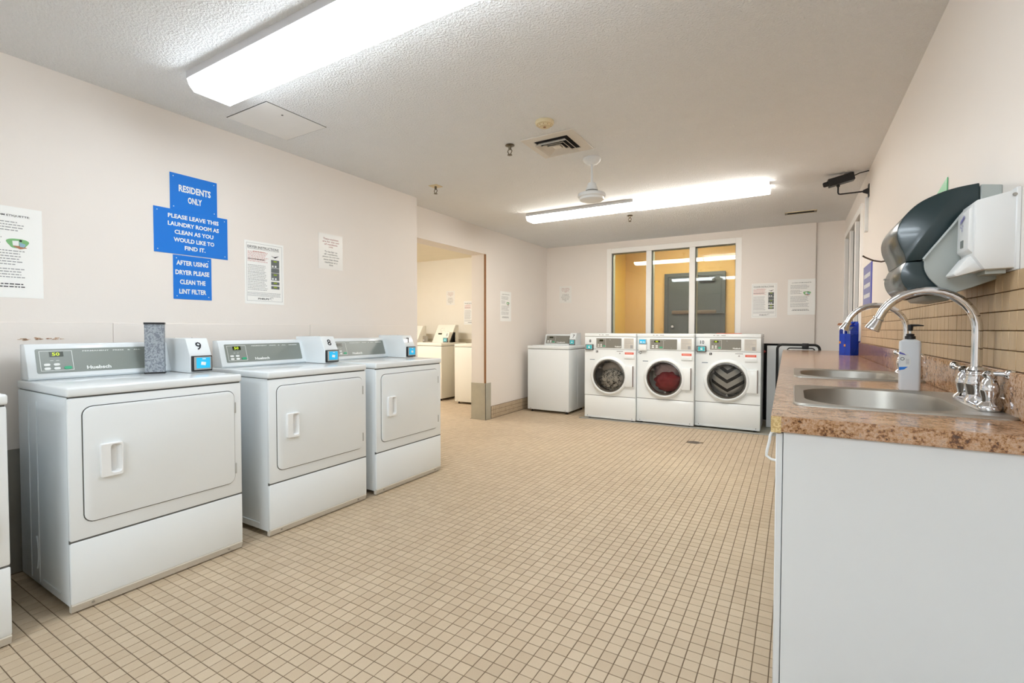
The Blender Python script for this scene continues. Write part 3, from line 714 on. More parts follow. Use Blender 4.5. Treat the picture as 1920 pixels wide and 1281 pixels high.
def front_washer(x_left, y_front, W, number, label, variant=0, digits='', rot=0):
    t = thing('front_load_washer', label, 'washing machine', (x_left, y_front, .012), rot, 'front-loading washers under the window')
    H, D = 1.078, .60; cx, cz, R = W*.495, .548, .200
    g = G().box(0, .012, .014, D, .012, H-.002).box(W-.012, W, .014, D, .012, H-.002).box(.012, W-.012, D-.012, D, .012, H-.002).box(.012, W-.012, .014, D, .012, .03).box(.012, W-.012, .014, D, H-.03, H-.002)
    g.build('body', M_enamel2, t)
    G().box(-.001, W+.001, -.003, D, H-.042, H).build('top_cap', M_enamel, t, bevel=.006)
    G().box(.003, W-.003, .004, .02, H-.05, H-.036).build('cap_seam', M_gap, t)
    G().box(0, W, 0, .018, .880, H-.044).build('control_panel', M_enamel, t, bevel=.004)
    G().box(.002, W-.002, .003, .018, .872, .884).build('panel_seam', M_gap, t)
    plate_hole(0, W, .297, .877, cx, cz, R-.004, 0, .018).build('front_panel', M_enamel, t, smooth=False)
    G().box(.002, W-.002, .003, .018, .287, .300).build('panel_seam', M_gap, t)
    lp = G().box(0, W, 0, .018, .012, .291).build('lower_panel', M_enamel, t, bevel=.004)
    G().box(.003, W-.003, -.002, .003, .012, .032).build('kick_lip', M_enamel2, lp)
    for sx in (.04, W-.04): G().lathe([(.005, .0), (.004, -.006)], (sx, -.001, .032), 'y', 8).build('screw', M_gap, lp)
    for sx in (.05, W-.05): G().lathe([(.016, -.012), (.016, .014)], (sx, .06, 0), 'z', 10).build('foot', M_rubber, t)
    # drum
    G().lathe([(R-.003, .018), (R+.02, .05), (R+.02, .34), (.002, .345)], (cx, 0, cz), 'y', 40, False).build('drum', M_drum, t)
    vg = G()
    for k in range(3):
        a = 2*PI*k/3+.5; c, s = math.cos(a), math.sin(a)
        vg.prism([(cx+(R+.02)*math.cos(a-.18), cz+(R+.02)*math.sin(a-.18)), (cx+(R+.02)*math.cos(a+.18), cz+(R+.02)*math.sin(a+.18)), (cx+(R-.04)*c, cz+(R-.04)*s)], .07, .33)
    vg.build('drum_vane', M_drum, t)
    # door: white ring with flange to the right, bezel, glass
    n = 48
    def lp_(r, y): return [(cx+r*math.cos(2*PI*i/n), y, cz+r*math.sin(2*PI*i/n)) for i in range(n)]
    do = G().loft([lp_(.243, .001), lp_(.240, -.014), lp_(.232, -.024), lp_(.215, -.030), lp_(R+.006, -.026), lp_(R, -.010), lp_(R, .016)]).build('door', M_enamel, t)
    fz0, fz1, fx1 = .425, .682, W-.030
    G().prism([(cx+.206, fz0), (fx1, fz0), (fx1, fz1), (cx+.206, fz1)], -.022, .002).build('door_flange', M_enamel, do, bevel=.004)
    G().box(fx1-.004, fx1+.004, -.024, .002, fz0+.002, fz1-.002).build('door_pull', mat('pull_taupe', (128, 116, 112), .5), do, bevel=.001, seg=1)
    G().loft([lp_(R, -.022), lp_(R-.010, -.024), lp_(R-.018, -.010), lp_(R-.018, .030)]).build('door_bezel', M_bezel, do)
    G().loft([lp_(R-.014, -.012), lp_(R*.75, -.016), lp_(R*.45, -.019), lp_(R*.18, -.020)], False, True).build('door_glass', M_wglass, do)
    # control details
    def fn(x, z, off=0.): return (x, -off, z)
    if variant != 1:
        fascia_parts(t, fn, .155, .480, .897, 1.018, M_fwash, digits, .435, .078, .278, small=True)
        put_text(G(), number, .072, .982, -.0012, .040, None, .012).build('number', M_print_k, t, smooth=False)
        card_reader(t, .014, .116, .868, .938, 0, M_teal, .02)
        G().box(.150, .178, -.0012, .001, .835, .862).build('sticker', M_print_k, t)
        g = G()
        for k in range(3): g.box(.154, .174-.004*k, -.0016, -.001, .840+.007*k, .8425+.007*k)
        g.build('sticker_print', M_print_w, t)
        g = G(); flat(g, .42, .50, .853, .861, -.0008); g.build('warning_text', M_print_g, t, smooth=False)
        G().add([(.448, -.0009, .825), (.472, -.0009, .825), (.460, -.0009, .845)], [(0, 1, 2)]).build('warning_triangle', M_print_g, t, smooth=False)
    else:
        fascia_parts(t, fn, .155, .470, .892, 1.012, M_fwash, digits, .405, .002, .315, small=True)
        fr = G().box(.028, .116, -.022, .002, .948, 1.010).build('card_reader', M_silver, t, bevel=.002, seg=1)
        G().box(.036, .108, -.0245, -.02, .960, 1.006).build('reader_screen', M_cyan, fr)
        g = G(); flat(g, .044, .064, .968, .984, -.0250); flat(g, .074, .100, .972, .980, -.0250); g.build('card_icon', M_print_w, fr, smooth=False)
        G().box(.026, .118, -.030, .002, .872, .945).build('coin_tray', M_plastic, t, bevel=.004)
        rc = G()
        for k in range(3):
            a = 2*PI*k/3; pts = [(.038+.016*math.cos(a+b), -.0012, .848+.016*math.sin(a+b)) for b in (.2, .7, 1.2, 1.7)]
            rc.tube(pts, [.003, .003, .004, .0005], 5)
        rc.build('recycling_mark', M_print_k, t)
    # instruction plate
    ip = G().box(.512, .632, -.0012, .001, .892, 1.020).build('instruction_plate', M_instr, t)
    g = G(); r2 = random.Random(3)
    for k in range(13):
        z = 1.008-k*.0088; flat(g, .520, .520+(.104 if k in (0, 5) else r2.uniform(.05, .10)), z-.0016-(.001 if k in (0, 5) else 0), z, -.0018)
    flat(g, .590, .622, .897, .935, -.0017); g.build('print', M_print_g, ip, smooth=False)
    # red danger label and dispenser flap
    dl = G().box(.522, .632, -.0012, .001, .822, .848).build('danger_label', M_redl, t)
    _g = G()
    for k in range(7): flat(_g, .536+k*.012, .544+k*.012, .829, .841, -.0018)
    _g.build('print', mat('pale_print', (236, 170, 156), .6, var=0), dl, smooth=False)
    G().box(.518, .640, -.010, .001, .770, .816).build('soap_drawer', M_enamel, t, bevel=.004)
    g = G(); flat(g, .07, .135, .742, .750, -.0008); g.build('badge_text', mat('blue_grey_print', (100, 120, 140), .6, var=0), t, smooth=False)
    g = G()
    for a, b in ((.19, .21), (.225, .252), (.275, .32)): flat(g, a, b, H-.022, H-.014, -.0037)
    g.build('cap_text', M_print_g, t, smooth=False)
    G().lathe([(.005, 0), (.004, -.006)], (.335 if variant != 1 else .33, -.002, .998), 'y', 10).build('lock', M_silver, t)
    return t, cx, cz
W8 = (-2.303, 5.738, .656); W9 = (-1.643, 5.785, .658); W10 = (-.981, 5.868, .676)
front_washer(*W8, '8', 'white front-loading washer number 8, leftmost of the three under the window', 0, '')
front_washer(*W9, '9', 'white front-loading washer with dark red laundry, middle of the three', 1, '42')
front_washer(*W10, '10', 'white front-loading washer number 10, rightmost of the three', 0, '35')
def at(W, dx, dy, dz): return (W[0]+W[2]*.495+dx, W[1]+dy, .560+dz)
crumple('laundry_item', M_cloth1, at(W8, .015, .13, -.06), .132, 1.25, .72, .95, 3, 'pale patterned laundry heaped in the drum of washer 8')
crumple('laundry_item', M_cloth1b, at(W8, .01, .20, .06), .13, 1.15, .6, 1.0, 9, 'taupe grey cloth at the back of the drum of washer 8')
crumple('laundry_item', M_cloth2, at(W9, .02, .13, -.05), .13, 1.2, .72, .95, 12, 'dark red laundry inside the middle washer')
crumple('laundry_item', M_cloth2b, at(W9, .0, .19, .065), .13, 1.1, .6, .9, 15, 'greyish pink cloth behind the red laundry in the middle washer')
crumple('laundry_item', M_cloth3, at(W10, .0, .15, -.01), .15, 1.15, .7, 1.1, 21, 'black and cream striped cloth inside washer 10', amp=.08)
# sheets on washer 10
t = thing('paper_sheet', 'loose white sheet with red edge lying on washer 10', 'paper', (-.80, 6.02, 1.0905))
G().box(-.10, .10, -.10, .10, 0, .0015).build('sheet', M_paper, t)
G().box(.02, .28, .0, .16, .0016, .006).build('folder', M_redl, t)

def top_washer(x_left, y_front, W, number, label, hood=(.055, .455), hz=1.07, fasc=True, mt=None, group=None, lean=.05, reader=(.465, .558), D=.60):
    mt = mt or M_enamel
    t = thing('top_load_washer', label, 'washing machine', (x_left, y_front, 0), 0, group)
    bd = G().box(0, W, 0, D, .034, .868).build('body', mt, t, bevel=.006)
    G().box(W-.001, W+.002, .30, .306, .06, .86).build('side_bead', mt, bd)
    G().box(.006, W-.006, .006, D-.01, .864, .876).build('top_seam', M_gap, t)
    tp = G().box(-.002, W+.002, -.004, D, .873, .916).build('top', mt, t, bevel=.008)
    G().box(.06, W-.06, .03, .36, .915, .921).build('lid', mt, tp, bevel=.002, seg=1)
    for sx in (.05, W-.05):
        for sy in (.05, D-.05): G().lathe([(.018, 0), (.018, .010), (.010, .014), (.010, .04)], (sx, sy, 0), 'z', 10).build('foot', M_rubber, t)
    for sx in (.05, W-.05): G().lathe([(.004, .0), (.003, -.004)], (sx, 0, .05), 'y', 8).build('screw', M_gap, t)
    hy0, hy1 = .40, .40+lean
    G().prism([(hy0, .916), (hy1, hz-.008), (hy1+.01, hz), (min(D, hy1+.12), hz), (min(D, hy1+.12), .916)], hood[0], hood[1] if fasc else hood[1], 'x').build('control_hood', mt, t, bevel=.004)
    ln = math.hypot(hy1-hy0, hz-.008-.916); ny, nz = -(hz-.008-.916)/ln, (hy1-hy0)/ln
    def fn(x, s, off=0.):
        k = s/ln; return (x, hy0+(hy1-hy0)*k+ny*off, .916+(hz-.008-.916)*k+nz*off)
    if fasc:
        fascia_parts(t, fn, hood[0]+.022, hood[1]-.006, .022, ln-.014, M_fwash, '', hood[0]+.26, .13, hood[0]+.17, small=True)
    else:
        fa = G(); 
        for a, b, c, d in ((hood[0]+.07, hood[0]+.15, .155, .180),):
            flat(fa, a, b, c, d, 0, lambda x, z: fn(x, z, .002))
        fa.build('display', M_lcd, t, smooth=False)
        fa = G(); r2 = random.Random(8)
        for k in range(9):
            a = hood[0]+r2.uniform(.06, .25); z = r2.uniform(.20, .28); flat(fa, a, a+r2.uniform(.02, .06), z, z+.006, 0, lambda x, z: fn(x, z, .002))
        fa.build('panel_print', M_instr, t, smooth=False)
    if reader:
        r0, r1 = reader; ry = .37
        bx = G().prism([(ry, .917), (ry, 1.0), (ry+.045, hz+.018 if fasc else 1.09), (min(D, ry+.2), hz+.018 if fasc else 1.09), (min(D, ry+.2), .917)], r0, r1, 'x').build('payment_box', mt, t, bevel=.002, seg=1)
        top = (hz+.018 if fasc else 1.09)
        l2 = math.hypot(.045, top-1.0)
        put_text(G(), number, r0+(r1-r0)*.62, l2*.5, 0, .048, None, .012, fn=lambda x, s: (x, ry+.045*s/l2-.002, 1.0+(top-1.0)*s/l2+.001)).build('number', M_print_k, bx, smooth=False)
        card_reader(bx, r0+.002, r1-.004, .922, .998, ry, M_teal)
    return t
top_washer(-3.185, 5.822, .622, '7', 'white top-loading washer number 7 in the far left corner')
M_annexw = mat('annex_enamel', (238, 234, 222), .3, var=.01)
ga = 'top-loading washers in the side room'
top_washer(-5.46, 5.93, .66, '5', 'top-loading washer number 5 in the side room', (.13, .50), 1.215, False, M_annexw, ga, .17, (.40, .50), D=.66)
top_washer(-4.48, 5.85, .66, '6', 'top-loading washer in the side room partly hidden by the door pier', (.16, .50), 1.20, False, M_annexw, ga, .17, None, D=.66)
top_washer(-6.18, 5.93, .66, '4', 'top-loading washer in the side room hidden behind the left wall', (.13, .50), 1.20, False, M_annexw, ga, .17, None, D=.66)
t = thing('coin_slide', 'small metal coin slide on top of side room washer 5', 'coin slide', (-5.40, 6.24, .9165))
G().box(-.035, .035, -.03, .03, 0, .11).build('case', M_steel, t, bevel=.003, seg=1)
G().box(-.02, .02, -.05, -.029, .02, .05).build('slide', M_chrome, t)
# black junction box by washer 7
t = thing('valve_box', 'small dark valve box on the far wall behind washer 7', 'valve box', (-3.13, 6.66, .90))
G().box(-.05, .03, -.10, .028, 0, .12).build('case', M_blackp, t, bevel=.003, seg=1)
G().box(-.06, .04, -.11, .028, .12, .135).build('cover', M_brown, t)

# washer pan and the recess beside washer 10
t = thing('drip_pan', 'low grey metal pan under the three front-loading washers', 'tray', (0, 0, 0))
G().box(-2.36, -.10, 5.80, 6.66, .0008, .004).build('tray_base', M_galv, t)
G().prism([(-2.36, 5.70), (-1.0, 5.765), (-.10, 5.80), (-.10, 5.812), (-1.0, 5.777), (-2.36, 5.712)], .0008, .014, 'z').build('front_lip', M_silver, t)
t = thing('white_board', 'white board standing upright between the counter and the far wall', 'board', (0, 6.25, 0))
G().box(-.262, .24, 0, .016, .008, .955).build('panel', M_cab, t, bevel=.002, seg=1)
G().box(-.262, .24, .016, .05, .008, .05).build('foot_batten', M_cab, t)
for k in range(4):
    rnd = random.Random(40+k); x = -.372+k*.030; pts = []
    for i in range(9):
        s = i/8; pts.append((x+.012*math.sin(3*s+k*1.7), 6.55+.03*math.sin(5*s+k), .05+.78*s))
    tag(G().tube(pts, .009+.003*(k % 2), 7).build('drain_hose', M_rubber), ['black ribbed drain hose in the gap beside washer 10', 'thin dark hose hanging deepest in the gap beside washer 10', 'black supply hose behind the red valve', 'dark hose next to the white board edge'][k], 'hose', 'hoses in the gap')
t = thing('supply_valve', 'red tap handle on the pipe beside washer 10', 'valve', (-.318, 6.50, .875))
G().tube([(0, .16, 0), (0, 0, 0)], .010, 8).build('pipe', M_brass, t)
g = G().lathe([(.012, -.022), (.024, -.018), (.024, -.008), (.012, -.004)], (0, 0, 0), 'y', 8)
for k in range(4):
    a = PI/2*k; g.sphere((.022*math.cos(a), -.013, .022*math.sin(a)), .011, 8)
g.build('handle', M_red, t)
t = thing('folding_cart', 'black tubular cart handle behind the end of the counter', 'cart', (.09, 6.13, 0))
def arc_pts(x0, x1, z0, z1, r, y=0):
    p = [(x0, y, z0)]
    for i in range(7): a = PI-PI/2*i/6; p.append((x0+r+r*math.cos(a), y, z1-r+r*math.sin(a)))
    for i in range(7): a = PI/2-PI/2*i/6; p.append((x1-r+r*math.cos(a), y, z1-r+r*math.sin(a)))
    p.append((x1, y, z0)); return p
G().tube(arc_pts(-.245, .155, .03, .972, .05), .014, 10).build('handle_frame', M_rubber, t)
G().tube(arc_pts(-.15, .11, .90, .936, .03, -.02), .006, 8).build('inner_bar', M_rubber, t)
G().box(-.01, .055, -.030, .018, .925, .990).build('clamp', M_blackp, t, bevel=.006)
for s in (-.245, .155): G().lathe([(.02, -.02), (.03, -.018), (.03, .018), (.02, .02)], (s, 0, .031), 'x', 16).build('wheel', M_rubber, t)
# floor drain
t = thing('floor_drain', 'round brass floor drain in front of the washers', 'drain', (-.85, 5.06, 0))
G().lathe([(.062, -.004), (.062, .0005), (.05, .001)], n=28).build('collar', M_brass, t)
g = G()
for k in range(-3, 4):
    hw = math.sqrt(max(.0001, .05**2-(k*.013)**2)); g.box(-hw, hw, k*.013-.0035, k*.013+.0035, -.003, .0014)
g.build('grate', mat('dark_bronze', (84, 66, 48), .4, metal=.5), t)

# ------------------------------------------------------------------ counter, cabinets, sinks
CT = .92
Y0, Y1 = 1.38, 6.0
def fx(y): return -.047-.052*(y-Y0)/(Y1-Y0)     # front edge drifts slightly
S1 = (.018, .470, 1.618, 2.135); S2 = (.018, .470, 2.575, 3.060)
t = thing('counter', 'long brown granite-pattern laminate counter with two sinks along the right wall', 'counter', (0, 0, 0))
g = G()
def slab(y0, y1, x1=None, x0=None):
    a0 = fx(y0) if x0 is None else x0; a1 = fx(y1) if x0 is None else x0; b = XR-.002 if x1 is None else x1
    g.prism([(a0, y0), (b, y0), (b, y1), (a1, y1)], CT-.040, CT, 'z')
slab(Y0+.004, S1[2]); slab(S1[2], S1[3], S1[0]); slab(S1[2], S1[3], None, S1[1]); slab(S1[3], S2[2])
slab(S2[2], S2[3], S2[0]); slab(S2[2], S2[3], None, S2[1]); slab(S2[3], Y1)
g.build('worktop', M_gran, t)
G().prism([(-.024, Y0), (XR-.002, Y0), (XR-.002, Y0+.004), (-.024, Y0+.004)], CT-.038, CT-.0005, 'z').build('end_edging', M_gran, t)
G().prism([(fx(Y0), Y0+.001), (-.024, Y0+.001), (-.024, Y0+.006), (fx(Y0), Y0+.006)], CT-.042, CT-.001, 'z').build('edge_core', M_core, t)
bs = G().box(XR-.022, XR-.0005, Y0, 4.95, CT, 1.032).build('backsplash', M_gran, t, bevel=.004)
# cabinet units below
yy = [1.40, 2.32, 3.24, 4.16, 5.08, 5.98]
cl = ['white base cabinet whose side panel faces the camera', 'white base cabinet under the gap between the sinks', 'white base cabinet beyond the second sink', 'white base cabinet fourth along the counter', 'white base cabinet at the far end of the counter']
for i in range(5):
    a, b = yy[i], yy[i+1]; xo = (fx((a+b)/2)+.047)*.9
    t = thing('base_cabinet', cl[i], 'cabinet', (xo, a, 0), 0, 'base cabinets under the counter')
    ln = b-a-.002
    g = G().box(-.014, XR-xo-.004, 0, .016, 0, .878).box(-.014, XR-xo-.004, ln-.016, ln, .0, .878).box(XR-xo-.016, XR-xo-.004, .016, ln-.016, .0, .878)
    g.box(-.014, XR-xo-.016, .016, ln-.016, .09, .106).box(.03, .046, .016, ln-.016, 0, .09)
    g.build('body', M_cab, t)
    for k in range(2):
        d0, d1 = .001+k*ln/2, ln/2-.002+k*ln/2
        d = G().box(-.031, -.0155, d0, d1, .10, .874).build('door', M_cab, t, bevel=.002, seg=1)
        hy = d0+.05 if k == 0 else d1-.05
        pts = [(-.031, hy, .868), (-.042, hy, .866)]+[(-.062+.004*math.cos(PI*j/6)+.012, hy, .855-.055*j/6) for j in range(7)]+[(-.043, hy, .792), (-.031, hy, .790)]
        G().tube(pts, .0035, 8).build('handle', M_plastic, d)
# sinks
def sink(s, label):
    x0, x1, y0, y1 = s; x0 -= .016; x1 += .014; y0 -= .016; y1 += .016
    t = thing('sink', label, 'sink', ((x0+x1)/2, (y0+y1)/2, CT), 0, 'sinks in the counter')
    hx, hy = (x1-x0)/2, (y1-y0)/2
    out = rrect(-hx, hx, -hy, hy, .035, 10)
    inn = rrect(-hx+.03, hx-.085, -hy+.032, hy-.032, .15, 10)
    def L(p, z, k=1.0, c=(-.0275, 0)): return [(c[0]+(q[0]-c[0])*k, c[1]+(q[1]-c[1])*k, z) for q in p]
    rim = G().loft([L(out, .0002), L(out, .004, .997), L(out, .0075, .985), L(out, .006, .965), L(inn, .005, 1.02), L(inn, .003, 1.0)])
    rim.build('rim', M_steel, t)
    G().loft([L(inn, .003, 1.0), L(inn, -.012, .985), L(inn, -.14, .94), L(inn, -.165, .90), L(inn, -.175, .80), L(inn, -.178, .12)], False, True).build('bowl', M_steel, t)
    G().lathe([(.045, -.176), (.044, -.172), (.03, -.176), (.005, -.18)], (-.0275, 0, 0), n=24).build('drain', M_chrome, t)
    return t
sink(S1, 'stainless steel sink in the counter nearest the camera')
sink(S2, 'second stainless steel sink beyond the soap bottle')
def faucet(x, y, label):
    t = thing('faucet', label, 'faucet', (x, y, CT+.006), 0, 'gooseneck faucets')
    G().prism(rrect(-.024, .022, -.135, .135, .020, 5), -.0004, .012, 'z').build('base_plate', M_chrome, t, bevel=.004)
    G().lathe([(.026, .008), (.025, .016), (.020, .026), (.0205, .034), (.0255, .058), (.0255, .070), (.0215, .082), (.0225, .086), (.0225, .090), (.0205, .093), (.0205, .098), (.0225, .101), (.0185, .108), (.0125, .110)], n=28).build('spout_base', M_chrome, t)
    R = .114; pts = [(0, 0, .10), (0, 0, .15), (0, 0, .20)]
    pts += [(-R+R*math.cos(PI*i/18), 0, .215+R*math.sin(PI*i/18)) for i in range(17)]
    e = Vector(pts[-1]); d = (e-Vector(pts[-2])).normalized(); pts.append(tuple(e+d*.008))
    sp = G().tube(pts, .0122, 16).build('spout', M_chrome, t)
    g = G(); rr = [.015, .015, .013, .015, .018, .020, .020]; tt = [0, .004, .006, .014, .026, .036, .040]
    g.tube([tuple(e+d*(.004+k)) for k in tt], rr, 16); g.build('aerator', M_chrome, sp)
    for s in (-1, 1):
        hb = G().lathe([(.0255, .008), (.025, .014), (.015, .024), (.015, .030), (.0195, .050), (.0195, .062), (.015, .080), (.010, .086), (.014, .090), (.015, .097), (.010, .104), (.004, .106)], (0, s*.108, 0), n=24).build('handle_body', M_chrome, t)
        a = .5 if s > 0 else -.35
        q = [(0, s*.108, .097), (.018*math.sin(a)*-1, s*.108+s*.02, .099), (-.03*math.sin(a), s*.108+s*.042*math.cos(a), .103)]
        if s < 0: q = [(0, s*.108, .097), (.014, s*.108-.014, .099), (.032, s*.108-.030, .099)]
        g = G().tube(q, [.007, .006, .009], 10); e2 = q[-1]; g.sphere(e2, .0135, 14)
        g.build('lever', M_chrome, hb)
        G().tube([(0, s*.085, .020), (0, s*.03, .020)], .010, 12).build('bridge', M_chrome, t)
    return t
faucet(.447, 1.83, 'chrome two-handle gooseneck faucet at the near sink')
faucet(.447, 2.81, 'chrome gooseneck faucet at the far sink')
# soap bottle
t = thing('soap_bottle', 'translucent white pump soap bottle with blue label between the sinks', 'bottle', (.367, 2.24, CT), math.radians(-6))
def lo(k, z): return [(p[0]*k, p[1]*k, z) for p in rrect(-.031, .031, -.024, .024, .010, 4)]
G().loft([lo(.94, 0), lo(1, .004), lo(1, .170), lo(.97, .178), lo(.6, .184), lo(.42, .186)], True, True).build('body', M_bottle, t)
G().lathe([(.0155, .185), (.0155, .196), (.012, .198), (.012, .204), (.008, .206)], n=20).build('collar', M_blackp, t)
G().lathe([(.004, .205), (.004, .218)], n=10).build('pump_stem', M_print_w, t)
G().lathe([(.007, .216), (.0085, .236), (.007, .239)], n=14).tube([(0, 0, .235), (.02, -.006, .236), (.036, -.010, .2345)], [.005, .0035, .002], 8).build('pump_head', M_blackp, t)
g = G(); q = []
for k in range(17):
    a = -PI/2+PI*k/16; q.append((-.0315+.034*math.cos(a), .106+.036*math.sin(a)))
flatpoly(g, q, -.0244); lab = g.build('label', M_print_w, t, smooth=False)
g = G(); flatpoly(g, [(-.0312, .072), (-.016, .076), (-.006, .086), (-.0312, .084)], -.0247); g.build('label_band', M_blue, lab, smooth=False)
g = G(); flatpoly(g, [(-.0312, .140), (-.018, .134), (-.010, .127), (-.0312, .132)], -.0247); g.build('label_band', mat('violet_print', (110, 110, 190), .5, var=0), lab, smooth=False)
g = G(); g.ring(circ(-.022, .114, .006, 16), circ(-.022, .114, .0045, 16), -.0250, -.0245); g.build('label_ring', M_print_k, lab)
g = G()
for k in range(5): flat(g, -.012, -.003, .112-k*.004, .1132-k*.004, -.0247)
g.build('label_text', M_print_g, lab, smooth=False)
# blue magazine file
t = thing('magazine_file', 'blue translucent plastic magazine file on the far end of the counter', 'file holder', (.418, 5.03, CT), math.radians(-45))
w_, d_, h_ = .100, .105, .29
side = [(0, 0), (d_, 0), (d_, h_), (.075, .155), (0, .155)]
for x in (-w_/2, 0, w_/2):
    sp_ = [(0, 0), (d_, 0), (d_, h_), (0, .215)]
    o = G().prism([(p[0]-d_/2, p[1]) for p in sp_], x-.0012, x+.0012, 'x').build('side_wall', M_bluefile, t)
    g = G(); q = [(x, p[0]-d_/2, p[1]) for p in sp_+[sp_[0]]]; g.tube(q, .0028, 6); g.build('rim_edge', M_bluefile2, o)
G().box(-w_/2, w_/2, -d_/2-.0015, -d_/2+.0015, 0, .185).build('front_wall', M_bluefile, t)
G().box(-w_/2, w_/2, d_/2-.0015, d_/2+.0015, 0, h_).build('back_wall', M_bluefile, t)
G().box(-w_/2, w_/2, -d_/2, d_/2, 0, .004).build('base', M_bluefile2, t)
for x, z in ((-.045, .10), (.0, .075)): G().box(x-.008, x+.008, -d_/2-.003, -d_/2-.0014, z, z+.02).build('sticker', mat('orange_sticker', (206, 140, 80), .6), t)
for k, (x, c, hh, lb) in enumerate(((-.026, M_paper, .262, 'white booklet standing in the left slot of the blue file'), (.012, mat('grey_magazine', (150, 158, 165), .6), .245, 'grey magazine standing in the blue file'), (.035, M_paper, .21, 'short white leaflet in the right slot of the blue file'))):
    o = G().box(x-.005, x+.005, -.038, .046, .0, hh-.005).build('booklet', c, None, bevel=.001, seg=1, loc=(.418, 5.03, CT+.005), rotz=math.radians(-45)); tag(o, lb, 'booklet')
o = G().prism([(-.06, .0), (.06, .0), (.075, .012), (-.05, .02)], -.002, .002).build('cardboard_flap', mat('cardboard', (190, 140, 110), .8), None, loc=(.40, 4.86, CT+.27), rotz=.2)
tag(o, 'brown cardboard scrap sticking up behind the blue file', 'cardboard')
o.location = (.385, 5.05, CT+.258)

# ------------------------------------------------------------------ right wall fittings (local x runs toward the camera)
RW = -PI/2
t = thing('towel_dispenser', 'dark smoke plastic paper towel dispenser with grey sides on the right wall', 'towel dispenser', (XR, 2.16, 0), RW)
def spl(pts, n=4):
    out = []
    for i in range(len(pts)-1):
        p0, p1, p2, p3 = pts[max(i-1, 0)], pts[i], pts[i+1], pts[min(i+2, len(pts)-1)]
        for k in range(n):
            u = k/n; out.append(tuple(.5*((2*b)+(-a+c)*u+(2*a-5*b+4*c-d)*u*u+(-a+3*b-3*c+d)*u**3) for a, b, c, d in zip(p0, p1, p2, p3)))
    out.append(pts[-1]); return out
front = spl([(-.046, 1.558), (-.095, 1.552), (-.136, 1.540), (-.180, 1.517), (-.212, 1.482), (-.228, 1.445), (-.226, 1.408), (-.212, 1.372), (-.206, 1.3455)])
split = spl([(-.166, 1.348), (-.150, 1.372), (-.134, 1.395), (-.105, 1.437), (-.078, 1.478), (-.060, 1.494), (-.044, 1.500)])
G().prism(front+split, 0, .31, 'x').build('cover', M_smoke, t, bevel=.003, seg=2)
low = spl([(-.206, 1.345), (-.214, 1.325), (-.218, 1.305), (-.212, 1.280), (-.198, 1.258), (-.186, 1.250)])
low2 = spl([(-.12, 1.246), (-.128, 1.262), (-.150, 1.290), (-.163, 1.32), (-.164, 1.344)])
G().prism(low+low2, .002, .308, 'x').build('lower_cover', M_smoke, t, bevel=.002, seg=2)
body = [(0, 1.545), (-.044, 1.552)]+[(a, b) for a, b in reversed(split)]+[(-.168, 1.345)]+[(a, b) for a, b in reversed(low2)]+[(-.10, 1.245), (-.055, 1.262), (0, 1.285)]
G().prism(body, -.004, .316, 'x').build('back_housing', M_lgrey, t, bevel=.003, seg=1)
g = G(); g.tube([(.3165, p[0], p[1]) for p in split], .005, 6); g.build('housing_rib', M_lgrey, t)
G().box(.02, .29, -.19, -.12, 1.243, 1.256).build('paper_slot', M_black, t)
G().prism([(-.16, 1.246), (-.09, 1.243), (-.10, 1.226), (-.15, 1.232)], .03, .28, 'x').build('tear_bar', M_lgrey, t, bevel=.002, seg=1)
G().lathe([(.004, -.002), (.003, .001)], (.0, -.216, 1.32), 'x', 8).build('lock_pin', M_steel, t)

t = thing('soap_dispenser', 'white wall soap dispenser with push lever beside the towel dispenser', 'soap dispenser', (XR, 1.832, 0), RW)
case = [(0, 1.300), (0, 1.502), (-.012, 1.500), (-.086, 1.480), (-.114, 1.462), (-.116, 1.352), (-.104, 1.334), (-.084, 1.328), (-.064, 1.298)]
case = [(0, 1.300), (0, 1.502), (-.086, 1.482), (-.088, 1.336), (-.066, 1.298)]
G().prism(case, .002, .120, 'x').build('case', M_plastic, t, bevel=.005)
G().box(-.001, .123, -.010, 0, 1.294, 1.506).build('back_plate', M_plastic, t, bevel=.002, seg=1)
G().prism([(-.086, 1.474), (-.097, 1.462), (-.098, 1.356), (-.086, 1.342)], .012, .110, 'x').build('front_cover', M_plastic, t, bevel=.003)
G().box(.050, .072, -.0995, -.096, 1.365, 1.385).build('level_window', mat('window_grey', (120, 126, 120), .2), t)
G().prism([(-.062, 1.334), (-.094, 1.338), (-.124, 1.292), (-.118, 1.284), (-.060, 1.302)], .020, .102, 'x').build('push_lever', M_plastic, t, bevel=.003)
G().box(.03, .10, -.06, -.02, 1.288, 1.300).build('nozzle', M_lgrey, t)
G().lathe([(.005, 0), (.004, .003)], (.120, -.012, 1.487), 'x', 14).build('lock', M_steel, t)
g = G()
def fsoap(x, z): return (x, -.0995, z)
for k in range(4): flatpoly(g, [(.046+k*.009, 1.430+k*.003), (.053+k*.009, 1.433+k*.003), (.054+k*.009, 1.443+k*.003), (.047+k*.009, 1.439+k*.003)], 0, fsoap)
for a, b in ((.05, 1.424), (.06, 1.42), (.07, 1.425), (.064, 1.413)): flat(g, a-.002, a+.002, b-.003, b+.002, 0, fsoap)
g.build('logo', mat('violet_logo', (110, 105, 180), .5, var=0), t, smooth=False)

o = G().prism([(0, 0), (.20, .03), (.205, 0), (.10, -.09), (0, -.05)], -.004, -.001).build('corner_card', M_greenp, None, loc=(XR, 2.60, 1.70), rotz=RW)
me = o.data
o2 = G().prism([(0, -.03), (.22, .012), (.215, -.10), (0, -.12)], -.004, -.001).build('green_card', M_greenp, None, loc=(XR, 2.62, 1.705), rotz=RW)
bpy.data.objects.remove(o)
tag(o2, 'green plastic card on the wall behind the towel dispenser', 'card')
